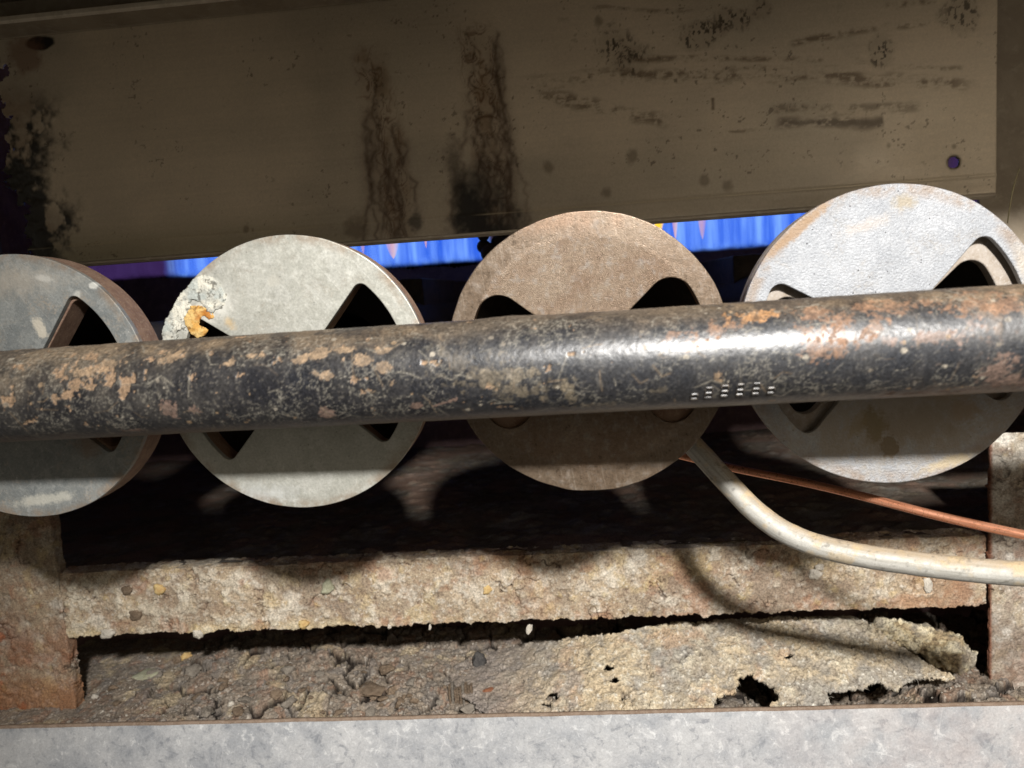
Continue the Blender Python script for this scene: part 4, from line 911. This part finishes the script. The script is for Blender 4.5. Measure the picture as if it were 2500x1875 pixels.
# ================================================================== TUBES
def tube(name, pts, R, nseg, nc, paint, mat, label, cat, seed):
    P0 = np.array([at(*p) for p in pts]); n = len(P0); ts = np.linspace(0, n-1.0001, nseg); path = []
    for t_ in ts:                              # Catmull-Rom
        i = int(t_); f = t_-i; p = [P0[min(max(i+k, 0), n-1)] for k in (-1, 0, 1, 2)]
        path.append(.5*((2*p[1])+(p[2]-p[0])*f+(2*p[0]-5*p[1]+4*p[2]-p[3])*f*f+(3*p[1]-p[0]-3*p[2]+p[3])*f**3))
    path = np.array(path)
    for _ in range(30): path[1:-1] = (path[:-2]+2*path[1:-1]+path[2:])/4
    tan = np.gradient(path, axis=0); tan /= np.linalg.norm(tan, axis=1)[:, None]
    a = np.cross(tan, [0, 0, 1.0]); a /= np.linalg.norm(a, axis=1)[:, None]; b = np.cross(a, tan); b = np.where(b[:, 2:] < 0, -b, b)
    ph = np.linspace(0, 2*np.pi, nc, endpoint=False); N = np.cos(ph)[None, :, None]*a[:, None, :]+np.sin(ph)[None, :, None]*b[:, None, :]
    s = np.r_[0, np.cumsum(np.linalg.norm(np.diff(path, axis=0), axis=1))]
    G = path[:, None, :]+R*N; Sg = np.broadcast_to(s[:, None], G.shape[:2])
    c, sf, d = paint(G, N, Sg)
    return props(npmesh(name, G+N*d[..., None], grid_quads(nseg, nc, True), mat, None, c, sf), label, cat)
def al_paint(G, N, S):
    x, y, z = G[..., 0], G[..., 1], G[..., 2]; n2 = fbm(x*.2, y*.2, z*.2, 5, 701, .6); ns = fbm(S*.05, N[..., 2]*6, N[..., 1]*6, 4, 702, .6); n3 = fbm(x*.7, y*.7, z*.7, 4, 703)
    c = mix(lin(158, 155, 146), lin(186, 184, 177), sst(-.3, .3, ns)); du = sst(.35, .95, N[..., 2]+.35*n2)
    c = mix(c, lin(170, 146, 112), du*.65); c = mix(c, lin(196, 172, 130), sst(.05, .35, n2)*.45); c = mix(c, lin(90, 84, 76), sst(.3, .5, n3)*.45)
    sf = srf(0, 0, S.shape); sf[..., 0] = .6+.3*du+.2*ns+.15*n3; sf[..., 1] = .2*(1-du)
    return c, sf, .12*n2+.06*n3
tube('aluminium_tube', [(1560, 960, 52), (1640, 1035, 44), (1700, 1096, 37), (1770, 1172, 29), (1835, 1240, 22), (1905, 1293, 17), (1990, 1330, 12), (2100, 1356, 7), (2250, 1378, 1), (2400, 1394, -5), (2560, 1404, -12), (2800, 1412, -20)], 4.25, 500, 56, al_paint, painted('dusty_aluminium', 1.6, .3, .2, .2, .5), 'thick dull aluminium tube curving out from behind the rusted burner', 'tube', 1)
def cu_paint(G, N, S):
    n2 = fbm(S*.1, N[..., 2]*3, N[..., 1]*3, 4, 711); c = mix(lin(224, 160, 128), lin(208, 140, 106), sst(-.3, .3, n2)); c = mix(c, lin(120, 72, 50), sst(.2, .45, n2)*.5)
    sf = srf(.3, .65, S.shape); return c, sf, .03*n2
tube('copper_tube', [(1540, 1082, 64), (1665, 1113, 54), (1790, 1143, 44), (1950, 1175, 32), (2100, 1210, 20), (2300, 1262, 5), (2500, 1306, -9), (2650, 1335, -18), (2800, 1362, -26)], 1.62, 400, 36, cu_paint, painted('copper', 1.5, .12, .1, .1, .5), 'thin bare copper tube running above the aluminium tube', 'tube', 2)

# ================================================================== FLAMES
def flame_mat(name, lo_, hi_, st, dens):
    t = NT(name); c = t.coord()
    v = t.noise(t.n('Mapping', {0: c, 3: (1.0, 1.0, .06)}).outputs[0], .13, 3, .55)
    col = t.mixc(t.ramp(v, .36, .70), lo_, hi_)
    em = t.n('Emission', {0: col, 1: st}); tr = t.n('BsdfTransparent')
    lw = t.n('LayerWeight', {0: .5}); q = t.math('SUBTRACT', 1.0, lw.outputs[1]); fac = t.math('MULTIPLY', t.math('MULTIPLY', q, q), dens)
    zz = t.n('SeparateXYZ', {0: c}).outputs[2]; fac = t.math('MULTIPLY', fac, t.ramp(zz, -1.0, 5.5))
    pv = t.noise(t.n('Mapping', {0: c, 3: (1.0, .3, .05)}).outputs[0], .07, 3, .6); fac = t.math('MULTIPLY', fac, t.n('MapRange', {0: pv, 1: .35, 2: .65, 3: .35, 4: 1.5}).outputs[0])
    mx = t.n('MixShader', {0: fac, 1: tr.outputs[0], 2: em.outputs[0]}); t.t.links.new(mx.outputs[0], t.out.inputs[0]); return t.m
F_BLUE = flame_mat('blue_flame', (.012, .085, .66), (.20, .40, 1.0), 1.1, .30)
F_ORANGE = flame_mat('orange_flame_tip', (1.0, .42, .22), (1.0, .66, .42), .95, .38)
F_YELLOW = flame_mat('yellow_flame_tip', (1.0, .5, .02), (1.0, .7, .1), 1.3, .9)
WALL_GLOW = flame_mat('violet_wall_glow', (.045, .02, .10), (.06, .03, .13), .7, .4)  # emission standing in for flame light on the rear wall
def tongue(bm, x, y, z0, hgt, r, seg=12, prof=((0, .75), (.06, 1), (.25, 1.0), (.5, .8), (.75, .5), (1, .06))):
    rows = []
    dx = random.uniform(-.12, .12)*hgt*.3
    for t_, k in prof: rows.append([bm.verts.new((x+dx*t_*t_+r*k*math.cos(6.2832*q/seg), y+r*k*.8*math.sin(6.2832*q/seg), z0+hgt*t_)) for q in range(seg)])
    for a, b in zip(rows, rows[1:]):
        for q in range(seg): bm.faces.new((a[q], a[(q+1) % seg], b[(q+1) % seg], b[q])).smooth = True
FY = 205.0
def flame(pxa, pxb, pyl, label, mat=F_BLUE, extras=()):
    a, b_ = at(pxa, pyl[0], FY), at(pxb, pyl[1], FY)
    f = empty('gas_flame_or_glow', ((a[0]+b_[0])/2, FY, a[2]), label, 'flame', 'gas flames behind the burners')
    bb = B(); n = int((b_[0]-a[0])/2.6)
    for k in range(n):
        tt = (k+.5)/n; x = a[0]+(b_[0]-a[0])*tt
        for yy in (FY, FY+9, FY+18): tongue(bb.bm, x+random.uniform(-1, 1), yy+random.uniform(-2, 2), a[2]+(b_[2]-a[2])*tt-random.uniform(-2.5, 3), random.uniform(40, 70), random.uniform(5, 10), 20)
    bb.build('flame_or_glow_curtain', mat, f)
    for px, m2, r, hg, dz in extras:
        p = at(px, 600, FY-9); bb = B(); tongue(bb.bm, p[0], FY-9, a[2]+dz, hg*1.5, r*1.3, 20, ((0, .06), (.06, .35), (.16, .62), (.3, .9), (.45, 1), (.7, .7), (1, .06))); bb.build('flame_tip', m2, f)
    return f
flame(432, 700, (676, 672), 'blue gas flame showing in a short piece left of the pale shutter')
flame(705, 1172, (668, 652), 'blue gas flame with a pink orange tip between the pale and brown burners', F_BLUE, [(958, F_ORANGE, 4.2, 26, 4), (885, F_ORANGE, 2.2, 30, 8), (1040, F_ORANGE, 1.6, 30, 9)])
flame(1560, 2060, (622, 590), 'blue gas flame with a yellow tip between the brown and white burners', F_BLUE, [(1610, F_YELLOW, 4, 30, 10), (1716, F_ORANGE, 2.4, 28, 6), (1650, F_ORANGE, 1.8, 30, 7)])
flame(180, 428, (688, 678), 'added violet glow of the flame-lit rear wall between the two left burners', WALL_GLOW)  # glowing mesh added for the violet-lit wall, no flame burns here
flame(2365, 2450, (545, 540), 'added violet glow of the flame-lit rear wall at the far right of the burners', WALL_GLOW)  # wall glow added here too, beyond the last real flame
# dark pilot bracket against the flame
bb = B(); p = at(1205, 600, 190)
for k, (dx, dz, r) in enumerate(((-5.5, 6, 3.4), (-6, 0, 4.2), (-2, -4, 6), (3, 2, 4.5), (6, -4, 6), (7, 7, 3))):
    bmesh.ops.create_icosphere(bb.bm, subdivisions=3, radius=r, matrix=Matrix.Translation((p[0]+dx, 190+random.uniform(-2, 2), p[2]+dz)))
bb.bm.verts.ensure_lookup_table()
bb.box(p[0]-6, p[0]+9, 186, 194, p[2]-40, p[2]-2)
props(bb.build('pilot_bracket', M_DARK, org=(p[0], 190, p[2]-30)), 'black lumpy pilot bracket in front of the flame left of the brown burner', 'bracket')
# thin stray wire at the right edge
def wi_paint(G, N, S): return np.broadcast_to(lin(78, 70, 46), S.shape+(3,)), srf(.5, .3, S.shape), S*0
tube('stray_wire', [(2460, 545, 20), (2466, 500, 18), (2476, 450, 16), (2490, 410, 14)], .22, 40, 8, wi_paint, painted('thin_wire', 1, .1, .1, .1), 'hair-thin wire standing up at the right edge above the white burner', 'wire', 3)
